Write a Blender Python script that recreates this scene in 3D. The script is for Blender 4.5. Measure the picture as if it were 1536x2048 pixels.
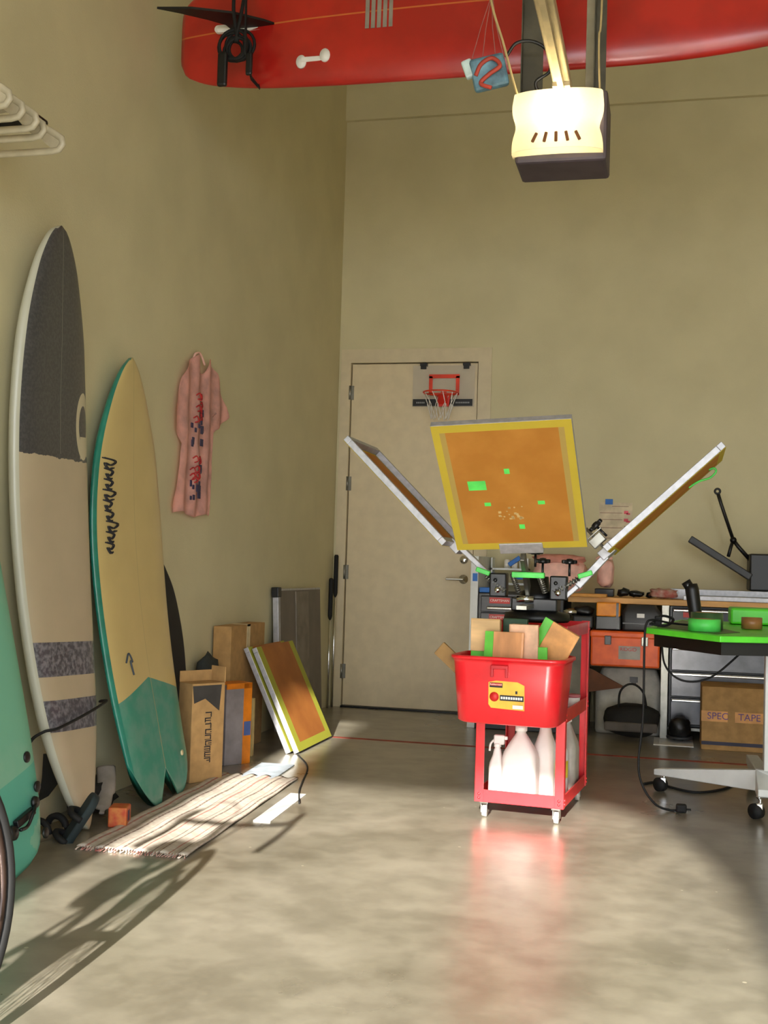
import bpy, bmesh, math, random
from mathutils import Vector, Matrix, Euler
random.seed(7)
PI = math.pi
sc = bpy.context.scene
for o in list(bpy.data.objects): bpy.data.objects.remove(o)
COL = sc.collection

# ------------------------------------------------------------------ camera
FPX, YAW, PITCH, ROLL, CAMH = 2331.7, .23945, .042008, .029864, 1.03539
F_ = Vector((-math.sin(YAW)*math.cos(PITCH), math.cos(YAW)*math.cos(PITCH), math.sin(PITCH)))
R_ = Vector((math.cos(YAW), math.sin(YAW), 0)); U_ = R_.cross(F_)
RR = math.cos(ROLL)*R_ + math.sin(ROLL)*U_
UU = -math.sin(ROLL)*R_ + math.cos(ROLL)*U_
cam_d = bpy.data.cameras.new('camera'); cam = bpy.data.objects.new('camera', cam_d); COL.objects.link(cam)
cam.matrix_world = Matrix(((RR.x, UU.x, -F_.x, 0), (RR.y, UU.y, -F_.y, 0), (RR.z, UU.z, -F_.z, CAMH), (0, 0, 0, 1)))
cam_d.sensor_fit = 'HORIZONTAL'; cam_d.sensor_width = 36.0; cam_d.lens = FPX/1536*36; cam_d.clip_start = .05
sc.camera = cam

# ------------------------------------------------------------------ light
SUN_EL, SUN_AZ = math.radians(20), math.radians(3)
sd = bpy.data.lights.new('sun', 'SUN'); so = bpy.data.objects.new('sun', sd); COL.objects.link(so)
sdir = Vector((-math.sin(SUN_AZ)*math.cos(SUN_EL), math.cos(SUN_AZ)*math.cos(SUN_EL), -math.sin(SUN_EL)))
so.rotation_euler = sdir.to_track_quat('-Z', 'Y').to_euler()
so.location = (0, -6, 6)
sd.energy = 20; sd.color = (1, .95, .86); sd.angle = math.radians(.6)
w = bpy.data.worlds.new('sky'); sc.world = w; w.use_nodes = True
bg = w.node_tree.nodes['Background']; bg.inputs[0].default_value = (.86, .92, 1.0, 1); bg.inputs[1].default_value = 7.9
pl = bpy.data.lights.new('garage_opening_portal', 'AREA'); po = bpy.data.objects.new('garage_opening_portal', pl); COL.objects.link(po)
pl.shape = 'RECTANGLE'; pl.size = 4.6; pl.size_y = 3.1; pl.cycles.is_portal = True
po.location = (.7, -1.25, 1.55); po.rotation_euler = (PI/2, 0, 0)
sc.view_settings.view_transform = 'Standard'; sc.view_settings.look = 'None'
sc.view_settings.gamma = 1; sc.view_settings.use_curve_mapping = False
sc.view_settings.exposure = 0.0
sc.cycles.max_bounces = 10; sc.cycles.diffuse_bounces = 6; sc.cycles.glossy_bounces = 5
sc.cycles.sample_clamp_indirect = 25; sc.cycles.use_denoising = True

# ------------------------------------------------------------------ materials
def lin(h):
    h = h.lstrip('#'); r = []
    for i in (0, 2, 4):
        c = int(h[i:i+2], 16)/255; r.append(c/12.92 if c <= .04045 else ((c+.055)/1.055)**2.4)
    return (*r, 1)
MC = {}
def mat(name, hexc, rough=.6, metal=0, var=.08, scale=12, bump=0, bscale=60, coord='Object', alt=None, emit=0, trans=0, alpha=1, coat=0, stretch=None, sheen=0):
    """solid procedural surface: colour with soft noise variation, optional second colour and bump"""
    if name in MC: return MC[name]
    m = bpy.data.materials.new(name); m.use_nodes = True; nt = m.node_tree; b = nt.nodes['Principled BSDF']
    tc = nt.nodes.new('ShaderNodeTexCoord'); vec = tc.outputs[coord]
    if stretch:
        mp = nt.nodes.new('ShaderNodeMapping'); nt.links.new(vec, mp.inputs[0]); mp.inputs['Scale'].default_value = stretch; vec = mp.outputs[0]
    no = nt.nodes.new('ShaderNodeTexNoise'); no.inputs['Scale'].default_value = scale; no.inputs['Detail'].default_value = 5
    nt.links.new(vec, no.inputs['Vector'])
    mx = nt.nodes.new('ShaderNodeMix'); mx.data_type = 'RGBA'
    c = lin(hexc); a = lin(alt) if alt else tuple(min(1, v*(1+var*2.2)) for v in c[:3])+(1,)
    c0 = c if alt else tuple(v*(1-var*2.2) for v in c[:3])+(1,)
    mx.inputs[6].default_value = c0; mx.inputs[7].default_value = a
    rp = nt.nodes.new('ShaderNodeValToRGB'); rp.color_ramp.elements[0].position = .35; rp.color_ramp.elements[1].position = .65
    nt.links.new(no.outputs['Fac'], rp.inputs[0]); nt.links.new(rp.outputs[0], mx.inputs[0])
    nt.links.new(mx.outputs[2], b.inputs['Base Color'])
    b.inputs['Roughness'].default_value = rough; b.inputs['Metallic'].default_value = metal
    b.inputs['Alpha'].default_value = alpha; b.inputs['Transmission Weight'].default_value = trans
    b.inputs['Coat Weight'].default_value = coat; b.inputs['Coat Roughness'].default_value = .15
    if sheen: b.inputs['Sheen Weight'].default_value = sheen
    if emit: nt.links.new(mx.outputs[2], b.inputs['Emission Color']); b.inputs['Emission Strength'].default_value = emit
    if bump:
        n2 = nt.nodes.new('ShaderNodeTexNoise'); n2.inputs['Scale'].default_value = bscale; n2.inputs['Detail'].default_value = 4
        nt.links.new(vec, n2.inputs['Vector'])
        bp = nt.nodes.new('ShaderNodeBump'); bp.inputs['Strength'].default_value = bump; bp.inputs['Distance'].default_value = .01
        nt.links.new(n2.outputs['Fac'], bp.inputs['Height']); nt.links.new(bp.outputs[0], b.inputs['Normal'])
    MC[name] = m; return m

class X:
    """tiny expression builder over math nodes"""
    nt = None
    def __init__(s, v): s.v = v
    def _op(s, o, op, rev=False):
        n = X.nt.nodes.new('ShaderNodeMath'); n.operation = op
        for i, q in enumerate((o, s) if rev else (s, o)):
            q = q.v if isinstance(q, X) else q
            if isinstance(q, (int, float)): n.inputs[i].default_value = q
            elif q is not None: X.nt.links.new(q, n.inputs[i])
        return X(n.outputs[0])
    def __add__(s, o): return s._op(o, 'ADD')
    def __sub__(s, o): return s._op(o, 'SUBTRACT')
    def __mul__(s, o): return s._op(o, 'MULTIPLY')
    def __gt__(s, o): return s._op(o, 'GREATER_THAN')
    def __lt__(s, o): return s._op(o, 'LESS_THAN')
    def mx(s, o): return s._op(o, 'MAXIMUM')
    def fn(s, op): return s._op(None, op)
    def powr(s, o): return s._op(o, 'POWER')
def layered(name, base, layers, rough=.35, coat=.3, bump=0):
    """layers: list of (mask function of x,y,z,noise -> X, hex colour or (hex, hex) speckle)"""
    m = bpy.data.materials.new(name); m.use_nodes = True; nt = m.node_tree; X.nt = nt; b = nt.nodes['Principled BSDF']
    tc = nt.nodes.new('ShaderNodeTexCoord'); sp = nt.nodes.new('ShaderNodeSeparateXYZ'); nt.links.new(tc.outputs['Object'], sp.inputs[0])
    x, y, z = (X(sp.outputs[i]) for i in range(3))
    def noise(sc_, det=4):
        n = nt.nodes.new('ShaderNodeTexNoise'); n.inputs['Scale'].default_value = sc_; n.inputs['Detail'].default_value = det
        nt.links.new(tc.outputs['Object'], n.inputs['Vector']); return X(n.outputs['Fac'])
    def colr(h):
        if isinstance(h, str): h = (h, None, 0)
        mx = nt.nodes.new('ShaderNodeMix'); mx.data_type = 'RGBA'
        if h[1] is None:
            c = lin(h[0]); mx.inputs[6].default_value = tuple(v*.9 for v in c[:3])+(1,); mx.inputs[7].default_value = tuple(min(1, v*1.1) for v in c[:3])+(1,)
            nt.links.new(noise(7).v, mx.inputs[0])
        else:
            mx.inputs[6].default_value = lin(h[0]); mx.inputs[7].default_value = lin(h[1])
            k = (noise(h[2]) - .42)*5
            cl = nt.nodes.new('ShaderNodeClamp'); nt.links.new(k.v, cl.inputs[0]); nt.links.new(cl.outputs[0], mx.inputs[0])
        return mx.outputs[2]
    cur = colr(base)
    for f, h in layers:
        mk = f(x, y, z, noise); mx = nt.nodes.new('ShaderNodeMix'); mx.data_type = 'RGBA'
        nt.links.new(mk.v, mx.inputs[0]); nt.links.new(cur, mx.inputs[6]); nt.links.new(colr(h), mx.inputs[7]); cur = mx.outputs[2]
    nt.links.new(cur, b.inputs['Base Color']); b.inputs['Roughness'].default_value = rough
    b.inputs['Coat Weight'].default_value = coat; b.inputs['Coat Roughness'].default_value = .2
    return m

# ------------------------------------------------------------------ mesh helpers
def T(x, y, z): return Matrix.Translation((x, y, z))
def rot(rx=0, ry=0, rz=0): return Euler((math.radians(rx), math.radians(ry), math.radians(rz))).to_matrix().to_4x4()
class B:
    def __init__(s): s.bm = bmesh.new(); s.smooth = False
    def box(s, x0, x1, y0, y1, z0, z1, bev=0, M=None, seg=2):
        t = bmesh.new(); bmesh.ops.create_cube(t, size=1)
        bmesh.ops.scale(t, vec=(abs(x1-x0), abs(y1-y0), abs(z1-z0)), verts=t.verts)
        if bev: bmesh.ops.bevel(t, geom=t.edges[:], offset=bev, segments=seg, profile=.5, affect='EDGES')
        bmesh.ops.translate(t, vec=((x0+x1)/2, (y0+y1)/2, (z0+z1)/2), verts=t.verts)
        return s._add(t, M)
    def _add(s, t, M=None):
        if M is not None: bmesh.ops.transform(t, matrix=M, verts=t.verts)
        me = bpy.data.meshes.new('tmp'); t.to_mesh(me); t.free(); s.bm.from_mesh(me); bpy.data.meshes.remove(me); return s
    def prism(s, pts, d0, d1, axis='y', bev=0, M=None):
        """outline extruded along an axis; pts are the two other coordinates"""
        t = bmesh.new()
        def P(a, b, d): return {'y': (a, d, b), 'x': (d, a, b), 'z': (a, b, d)}[axis]
        f = t.faces.new([t.verts.new(P(a, b, d0)) for a, b in pts])
        r = bmesh.ops.extrude_face_region(t, geom=[f]); vs = [g for g in r['geom'] if isinstance(g, bmesh.types.BMVert)]
        dv = Vector(P(0, 0, d1))-Vector(P(0, 0, d0)); bmesh.ops.translate(t, vec=dv, verts=vs)
        bmesh.ops.recalc_face_normals(t, faces=t.faces[:])
        if bev: bmesh.ops.bevel(t, geom=t.edges[:], offset=bev, segments=2, profile=.5, affect='EDGES')
        return s._add(t, M)
    def tube(s, pts, r, n=8, closed=False, M=None, caps=True, flat=1):
        t = bmesh.new(); pts = [Vector(p) for p in pts]; rs = r if isinstance(r, (list, tuple)) else [r]*len(pts); rings = []
        up = None
        for i, p in enumerate(pts):
            if closed: d = pts[(i+1) % len(pts)]-pts[i-1]
            else: d = pts[min(i+1, len(pts)-1)]-pts[max(i-1, 0)]
            d.normalize()
            if up is None: up = Vector((0, 0, 1)) if abs(d.z) < .9 else Vector((1, 0, 0))
            a = d.cross(up); a.normalize(); b = a.cross(d); up = b
            rings.append([t.verts.new(p+rs[i]*(math.cos(2*PI*k/n)*a+flat*math.sin(2*PI*k/n)*b)) for k in range(n)])
        m = len(rings)
        for i in range(m if closed else m-1):
            A, C = rings[i], rings[(i+1) % m]
            for k in range(n): t.faces.new((A[k], A[(k+1) % n], C[(k+1) % n], C[k]))
        if caps and not closed: t.faces.new(rings[0][::-1]); t.faces.new(rings[-1])
        for f in t.faces: f.smooth = True
        bmesh.ops.recalc_face_normals(t, faces=t.faces[:])
        return s._add(t, M)
    def lathe(s, prof, n=24, M=None, sx=1, sy=1):
        t = bmesh.new(); rings = []
        for r, z in prof:
            if r < 1e-5: rings.append([t.verts.new((0, 0, z))])
            else: rings.append([t.verts.new((r*math.cos(2*PI*k/n)*sx, r*math.sin(2*PI*k/n)*sy, z)) for k in range(n)])
        for A, C in zip(rings, rings[1:]):
            for k in range(n):
                k2 = (k+1) % n
                if len(A) == 1 and len(C) == 1: continue
                if len(A) == 1: t.faces.new((A[0], C[k], C[k2]))
                elif len(C) == 1: t.faces.new((A[k], A[k2], C[0]))
                else: t.faces.new((A[k], A[k2], C[k2], C[k]))
        for f in t.faces: f.smooth = True
        bmesh.ops.recalc_face_normals(t, faces=t.faces[:])
        return s._add(t, M)
    def cyl(s, p, q, r, n=16, M=None): return s.tube([p, q], r, n, M=M)
    def torus(s, c, R, r, axis='x', n=40, m=8, M=None, a0=0, a1=2*PI):
        full = abs(a1-a0-2*PI) < 1e-4; k = n if full else n+1; pts = []
        for i in range(k):
            a = a0+(a1-a0)*i/n; u, v = R*math.cos(a), R*math.sin(a)
            pts.append({'x': (c[0], c[1]+u, c[2]+v), 'y': (c[0]+u, c[1], c[2]+v), 'z': (c[0]+u, c[1]+v, c[2])}[axis])
        return s.tube(pts, r, m, closed=full, M=M)
    def grid(s, f, nu, nv, M=None, closeu=False):
        t = bmesh.new(); V = [[t.verts.new(f(i/nu, j/nv)) for j in range(nv+1)] for i in range(nu+(0 if closeu else 1))]
        L = len(V)
        for i in range(nu):
            for j in range(nv):
                t.faces.new((V[i][j], V[(i+1) % L][j], V[(i+1) % L][j+1], V[i][j+1]))
        for fc in t.faces: fc.smooth = True
        return s._add(t, M)
    def blob(s, c, r, seed=0, amp=.15, freq=3, sub=3, M=None, flatb=True):
        """lumpy soft body"""
        from mathutils import noise as mn
        t = bmesh.new(); bmesh.ops.create_icosphere(t, subdivisions=sub, radius=1)
        for v in t.verts:
            k = 1+amp*mn.noise(v.co*freq+Vector((seed*3.1, seed, 0)))*2
            q = Vector((abs(v.co.x)**.7*math.copysign(1, v.co.x), abs(v.co.y)**.7*math.copysign(1, v.co.y), abs(v.co.z)**.7*math.copysign(1, v.co.z)))*k
            v.co = Vector((c[0]+q.x*r[0]*.85, c[1]+q.y*r[1]*.85, c[2]+q.z*r[2]*.85))
            if flatb: v.co.z = max(v.co.z, c[2]-r[2])
        for f in t.faces: f.smooth = True
        return s._add(t, M)

def obj(name, b, m, parent=None, off=None, kind=None):
    """link one mesh object; world-coordinate meshes are moved so that the origin sits at the thing's base"""
    bm = b.bm
    me = bpy.data.meshes.new(name)
    if parent is None and off is None:
        xs = [v.co for v in bm.verts]; lo = [min(v[i] for v in xs) for i in range(3)]; hi = [max(v[i] for v in xs) for i in range(3)]
        off = Vector(((lo[0]+hi[0])/2, (lo[1]+hi[1])/2, lo[2]))
    if parent is not None and off is None: off = Vector(parent.get('_off', (0, 0, 0)))
    off = Vector(off)
    bmesh.ops.translate(bm, vec=-off, verts=bm.verts)
    bm.to_mesh(me); bm.free()
    if m: me.materials.append(m)
    o = bpy.data.objects.new(name, me); COL.objects.link(o)
    if parent: o.parent = parent; o['_off'] = tuple(off)
    else: o.location = off; o['_off'] = tuple(off)
    if kind: o['kind'] = kind
    return o
def tag(o, label, cat, group=None, kind=None):
    o['label'] = label; o['category'] = cat
    if group: o['group'] = group
    if kind: o['kind'] = kind
    return o
def thing(name, label, cat, loc=(0, 0, 0), world=True, M=None, group=None, kind=None):
    """Empty at the base; world=True: the parts are given in world coordinates"""
    o = bpy.data.objects.new(name, None); COL.objects.link(o); o.empty_display_size = .1
    if M is not None: o.matrix_world = M; o['_off'] = (0, 0, 0)
    else: o.location = loc; o['_off'] = tuple(loc) if world else (0, 0, 0)
    if label: tag(o, label, cat, group)
    if kind: o['kind'] = kind
    return o
def copy_tree(o, parent=None):
    c = o.copy(); COL.objects.link(c)
    if parent: c.parent = parent
    for ch in list(o.children): copy_tree(ch, c)
    return c
def frame(o, ex, ey, ez):
    ex, ey, ez = Vector(ex).normalized(), Vector(ey).normalized(), Vector(ez).normalized()
    return Matrix(((ex.x, ey.x, ez.x, o[0]), (ex.y, ey.y, ez.y, o[1]), (ex.z, ey.z, ez.z, o[2]), (0, 0, 0, 1)))
def text(b, s, size, M, depth=.0006):
    cu = bpy.data.curves.new('lettering', 'FONT'); cu.body = s; cu.size = size; cu.extrude = depth; cu.align_x = 'CENTER'; cu.align_y = 'CENTER'
    o = bpy.data.objects.new('lettering', cu); COL.objects.link(o)
    dg = bpy.context.evaluated_depsgraph_get(); me = bpy.data.meshes.new_from_object(o.evaluated_get(dg))
    t = bmesh.new(); t.from_mesh(me); bmesh.ops.transform(t, matrix=M, verts=t.verts)
    bpy.data.objects.remove(o); bpy.data.curves.remove(cu); bpy.data.meshes.remove(me)
    return b._add(t)
FRONT = frame((0, 0, 0), (1, 0, 0), (0, 0, 1), (0, -1, 0))     # text plane facing -y
def wav(pts, n=8):
    """smooth a control polyline (Catmull-Rom)"""
    P = [Vector(p) for p in pts]; P = [P[0]*2-P[1]]+P+[P[-1]*2-P[-2]]; out = []
    for i in range(1, len(P)-2):
        for k in range(n):
            t = k/n; a, b_, c, d = P[i-1:i+3]
            out.append(.5*((2*b_)+(c-a)*t+(2*a-5*b_+4*c-d)*t*t+(3*b_-a-3*c+d)*t**3))
    out.append(P[-2]); return out
def interp(tab, t):
    if t <= tab[0][0]: return tab[0][1]
    for (a, va), (b, vb) in zip(tab, tab[1:]):
        if t <= b:
            k = (t-a)/(b-a); return va+(vb-va)*k
    return tab[-1][1]

# common materials
m_wall = mat('cream_wall_paint', '#c9c09b', .75, var=.02, scale=3, bump=.12, bscale=180, coord='Object')
m_trim = mat('trim_paint', '#cdbf9f', .5, var=.02)
m_door = mat('door_paint', '#d2c2a0', .45, var=.02, bump=.03)
m_black = mat('black_plastic', '#0b0b0c', .45)
m_blackm = mat('black_metal', '#0e0e0f', .4, .2)
m_rubber = mat('black_rubber', '#0a0a0a', .75)
m_alu = mat('brushed_aluminium', '#b4b4b8', .5, .6, var=.05, scale=40)
m_chrome = mat('chrome', '#d8d8d8', .16, 1, var=.02)
m_steel = mat('dull_steel', '#8a887f', .4, .8)
m_red = mat('red_powder_coat', '#d8232a', .35, coat=.3, var=.04)
m_tub = mat('red_plastic', '#e01d28', .32, coat=.3, var=.03)
m_card = mat('brown_cardboard', '#a8824f', .85, var=.06, scale=20)
m_card2 = mat('light_cardboard', '#b48f5c', .85, var=.05, scale=20)
m_wood = mat('pale_maple', '#d9b27c', .5, var=.12, scale=14, stretch=(1, 1, .25))
m_wood2 = mat('worn_maple', '#c98e5e', .5, var=.14, scale=14, stretch=(1, 1, .25))
m_green = mat('green_tape', '#55d65a', .45)
m_lime = mat('lime_vinyl', '#5cdc34', .4, var=.04)
m_greenblade = mat('green_urethane', '#5fc23c', .4)
m_white = mat('white_plastic', '#e9e6e0', .4, var=.02)
m_whitem = mat('white_enamel_metal', '#d6d8d4', .4, var=.02)
m_pink = mat('pink_cotton', '#efbdb0', .9, var=.08, bump=.2, bscale=40)
m_blue = mat('blue_painter_tape', '#2f6fc0', .6)
m_orange = mat('orange_plastic', '#fb6420', .45)
m_orange2 = mat('bright_orange_plastic', '#fb961e', .45)
m_grey = mat('grey_plastic', '#2e2e30', .5)
m_lgrey = mat('light_grey_fabric', '#bab7ae', .8, bump=.2)
m_rope = mat('tan_rope', '#b09a6a', .85)
m_ink = mat('dark_ink', '#26262c', .7)
m_glass = mat('smoked_black', '#0d0d10', .2)
m_sticker = mat('yellow_sticker', '#e8b53a', .5)

# ------------------------------------------------------------------ room shell
def floor_material():
    m = bpy.data.materials.new('polished_concrete'); m.use_nodes = True; nt = m.node_tree; b = nt.nodes['Principled BSDF']; X.nt = nt
    tc = nt.nodes.new('ShaderNodeTexCoord')
    def noise(s, d=6, dist=0):
        n = nt.nodes.new('ShaderNodeTexNoise'); n.inputs['Scale'].default_value = s; n.inputs['Detail'].default_value = d; n.inputs['Distortion'].default_value = dist
        nt.links.new(tc.outputs['Object'], n.inputs['Vector']); return n.outputs['Fac']
    def ramp(src, *st):
        r = nt.nodes.new('ShaderNodeValToRGB'); e = r.color_ramp.elements
        while len(e) < len(st): e.new(.5)
        for el, (p, c) in zip(e, st): el.position = p; el.color = lin(c)
        nt.links.new(src, r.inputs[0]); return r.outputs[0]
    c1 = ramp(noise(1.6, 8, .6), (.32, '#686253'), (.5, '#807a6b'), (.66, '#979081'))
    c2 = ramp(noise(9, 8), (.38, '#716a5d'), (.62, '#928b7c'))
    mx = nt.nodes.new('ShaderNodeMix'); mx.data_type = 'RGBA'; mx.inputs[0].default_value = .45
    nt.links.new(c1, mx.inputs[6]); nt.links.new(c2, mx.inputs[7])
    # small pale flecks
    vo = nt.nodes.new('ShaderNodeTexVoronoi'); vo.inputs['Scale'].default_value = 6; nt.links.new(tc.outputs['Object'], vo.inputs['Vector'])
    fl = X(vo.outputs['Distance']) < .035
    mx2 = nt.nodes.new('ShaderNodeMix'); mx2.data_type = 'RGBA'; nt.links.new((fl*.6).v, mx2.inputs[0]); nt.links.new(mx.outputs[2], mx2.inputs[6]); mx2.inputs[7].default_value = lin('#c8bfa8')
    nt.links.new(mx2.outputs[2], b.inputs['Base Color'])
    r = nt.nodes.new('ShaderNodeMapRange'); r.inputs[3].default_value = .2; r.inputs[4].default_value = .42
    nt.links.new(noise(2.5, 5), r.inputs[0]); nt.links.new(r.outputs[0], b.inputs['Roughness'])
    b.inputs['Specular IOR Level'].default_value = .8; b.inputs['Coat Weight'].default_value = .4; b.inputs['Coat Roughness'].default_value = .25
    bp = nt.nodes.new('ShaderNodeBump'); bp.inputs['Strength'].default_value = .06; bp.inputs['Distance'].default_value = .01
    nt.links.new(noise(25, 4), bp.inputs['Height']); nt.links.new(bp.outputs[0], b.inputs['Normal'])
    return m
XL, XR, YB, YF, ZC = -2.315, 3.2, 8.0, -1.2, 5.3
obj('floor', B().box(XL-.2, XR+.2, YF-.2, YB+.2, -.15, 0), floor_material(), kind='structure')
m_ground = mat('driveway_concrete', '#a09a8c', .8)
obj('floor_driveway', B().box(-14, 14, -20, YF-.2, -.2, -.05), m_ground, kind='structure')
obj('wall_left', B().box(XL-.15, XL, YF-.15, YB+.15, 0, ZC), m_wall, kind='structure')
# back wall with the doorway cut out
wb = B()
DX0, DX1, DH = -2.221, -1.307, 2.44
wb.box(XL, DX0-.03, YB, YB+.15, 0, ZC); wb.box(DX1+.03, XR, YB, YB+.15, 0, ZC); wb.box(DX0-.03, DX1+.03, YB, YB+.15, DH+.03, ZC)
wb.box(XL, XR, YB-.035, YB+.02, 4.2, ZC)
obj('wall_back', wb, m_wall, kind='structure')
obj('wall_right', B().box(XR, XR+.15, YF-.15, YB+.15, 0, ZC), m_wall, kind='structure')
obj('ceiling', B().box(XL-.15, XR+.15, YF-.15, YB+.15, ZC, ZC+.15), mat('ceiling_paint', '#cfc7ad', .8), kind='structure')
wf = B(); JX = -1.61
wf.box(XL-.15, JX, YF-.12, YF, 0, ZC); wf.box(JX, 3.0, YF-.12, YF, 3.12, ZC); wf.box(3.0, XR+.15, YF-.12, YF, 0, ZC)
obj('wall_front', wf, m_wall, kind='structure')
# unseen sun blocker added outside; its outline shapes the shade in the room
yo = -8.0; gx = .88
ol = [(gx+1.5, -.05), (gx+1.5, 5.9), (-1.05, 5.9), (-1.05, 4.92)]
r_ = .55; cx_, cz_ = gx-r_, 4.92-r_
ol += [(cx_+r_*math.cos(a), cz_+r_*math.sin(a)) for a in [PI/2-k*PI/16 for k in range(9)]]
ol += [(gx+.03, 2.0), (gx+.1, -.05)]
obj('sun_blocker', B().prism(ol, yo-.3, yo, 'y'), m_trim, kind='structure')

# door
dr = thing('door_1', None, None, (-1.764, 8.0, 0), kind='structure')
obj('door_leaf', B().box(DX0+.004, DX1-.004, 8.005, 8.05, .012, DH-.004, .002), m_door, dr)
fr = B()
fr.prism([(DX0-.075, 0), (DX0-.075, DH+.1), (DX1+.095, DH+.1), (DX1+.095, 0), (DX1+.003, 0), (DX1+.003, DH+.003), (DX0-.003, DH+.003), (DX0-.003, 0)], 7.985, 8.06, 'y')
obj('door_frame', fr, m_trim, dr)
obj('threshold', B().box(DX0, DX1, 7.96, 8.1, 0, .011, .002), m_blackm, dr)
for z in (2.23, 1.58, .95, .25):
    h_ = B(); h_.cyl((DX0-.006, 7.99, z-.05), (DX0-.006, 7.99, z+.05), .009, 10); h_.box(DX0-.004, DX0+.02, 7.995, 8.006, z-.05, z+.05)
    obj('hinge', h_, m_steel, dr)
hb = B(); hb.lathe([(0, 0), (.032, 0), (.032, .008), (.012, .012), (.012, .05), (0, .05)], 20, T(-1.372, 8.005, .925) @ rot(90))
hb.box(-1.49, -1.36, 7.945, 7.962, .916, .934, .006); obj('door_handle', hb, m_chrome, dr)
obj('deadbolt', B().lathe([(0, 0), (.03, 0), (.03, .012), (.024, .02), (0, .02)], 20, T(-1.372, 8.005, 1.06) @ rot(90)), m_chrome, dr)

obj('door_light_block', B().box(DX0-.1, DX1+.1, 8.12, 8.2, 0, DH+.1), m_trim, kind='structure')  # backing added behind the leaf to stop sky light leaking through the gaps
# red tape line across the floor
tag(obj('floor_tape', B().box(-1.88, 2.2, 6.58, 6.625, 0, .0012), mat('faded_red_tape', '#8e3a2c', .7, var=.15)), 'thin faded red tape line running straight across the concrete floor', 'tape')

# ------------------------------------------------------------------ surfboards
def surfboard(name, label, tail, nose, half, thick, rocker, m, tmin=None, roll=0, wdir=(0, 1, 0), nv=26, nu=90, rocker_pow=1.0, railp=4):
    Tl, Ns = Vector(tail), Vector(nose); L = (Ns-Tl).length; e = (Ns-Tl)/L
    wv = Vector(wdir); wv = (wv-e*wv.dot(e)).normalized(); n = wv.cross(e)      # n: the face turned to the room
    if roll:
        q = Matrix.Rotation(math.radians(roll), 3, e); wv = q @ wv; n = q @ n
    root = thing(name, label, 'surfboard', M=frame(Tl, n, wv, e))
    def ctr(t):
        return -rocker*4*t*(1-t)
    def th(t): return thick*min(1, .28+2.2*math.sqrt(max(0, min(t, 1-t)))*.75)
    def f(i, j):
        # i: around the section 0..1, j: along the length
        a = 2*PI*i; s = -math.cos(a); s = math.copysign(abs(s)**.8, s)
        side = 1 if math.sin(a) >= 0 else -1
        j = (1-math.cos(PI*j))/2*.35+j*.65
        t0 = tmin(s) if tmin else 0
        t = t0+j*(1-t0); hw = interp(half, t)
        fx = (1-abs(s)**railp)**.5
        return (ctr(t)+side*fx*th(t)/2, s*hw, t*L)
    b = B(); b.grid(f, 48, nu, closeu=True)
    bmesh.ops.remove_doubles(b.bm, verts=b.bm.verts, dist=.0004); bmesh.ops.holes_fill(b.bm, edges=[e_ for e_ in b.bm.edges if e_.is_boundary])
    bmesh.ops.recalc_face_normals(b.bm, faces=b.bm.faces)
    o = obj('board_body', b, m, root); return root, L, ctr, th
def smooth_tab(tab, n=60):
    P = wav([(a, b, 0) for a, b in tab], 6); return [(p.x, max(0, p.y)) for p in P]

# big longboard, dark nose
big_half = smooth_tab([(0, .004), (.02, .04), (.067, .10), (.176, .185), (.32, .237), (.48, .262), (.61, .265), (.72, .252), (.83, .218), (.92, .155), (.965, .10), (.99, .05), (1, .004)])
BL = 2.22
def nose_mask(x, y, z, nz):
    edge = (z - 1.385) + (y*.06) + (nz(30)-.5)*.03
    return (edge > 0)*((x*0+1))
def in_rail(x, y, z, nz):
    return x*0
def swirl(x, y, z, nz):
    a = (y-.165); c = (z-1.50); r2 = a*a+c*c*.35
    return (r2 < .0035)*(r2 > .0010)
m_big = layered('longboard_deck', '#b3a489', [
    (nose_mask, ('#3d3d40', '#4a4a4c', 90)),
    (lambda x, y, z, n: ((z+y*.11) > .575)*((z+y*.11) < .70), ('#4a4850', '#7b7a80', 55)),
    (lambda x, y, z, n: ((z+y*.11) > .375)*((z+y*.11) < .49), ('#4a4850', '#7b7a80', 55)),
    (lambda x, y, z, n: ((a := (y-.185)*(y-.185)+(z-1.51)*(z-1.51)*.25) < .0042)*(a > .0016), '#c0b89a'),
    (lambda x, y, z, n: (z-1.53+((y-.2)*(y-.2)*9) > -.13)*(z < 1.47)*(y > .155), '#c0b89a'),
    (lambda x, y, z, n: (y.fn('ABSOLUTE') < .0022)*(z > 1.4), '#6a6a66'),
], rough=.4)
m_rail = layered('longboard_rail', '#b9b8a6', [], rough=.4)
bigr, L1, c1, t1 = surfboard('surfboard', 'tallest beige longboard with dark grey nose and two speckled bands, leaning on the left wall', (-2.085, 4.01, .005), (-2.215, 3.86, 2.24), big_half, .09, .085, m_big)
body = bigr.children[0]; body.data.materials.append(m_rail)
for p in body.data.polygons:
    s_ = abs(p.center.y)/max(.001, interp(big_half, p.center.z/L1))
    if s_ > .93 or p.normal.x < .45: p.material_index = 1
# leash wrapped around the tail
lb = B(); zt = .41
lb.tube(wav([(-.10, -.27, zt-.16), (-.07, -.25, zt-.04), (-.02, -.235, zt), (.012, -.19, zt+.004), (.022, 0, zt+.02), (.014, .17, zt+.035), (-.03, .215, zt+.03)]), .009, 8, flat=.6)
obj('leash_strap', lb, m_rubber, bigr)
fb = B(); fb.prism([(-.06, .18), (.07, .18), (.02, .10), (-.05, .02), (-.09, .0), (-.07, .09)], -.004, .004, 'y', M=T(-.10, 0, .1)); obj('fin', fb, m_black, bigr)

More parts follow.
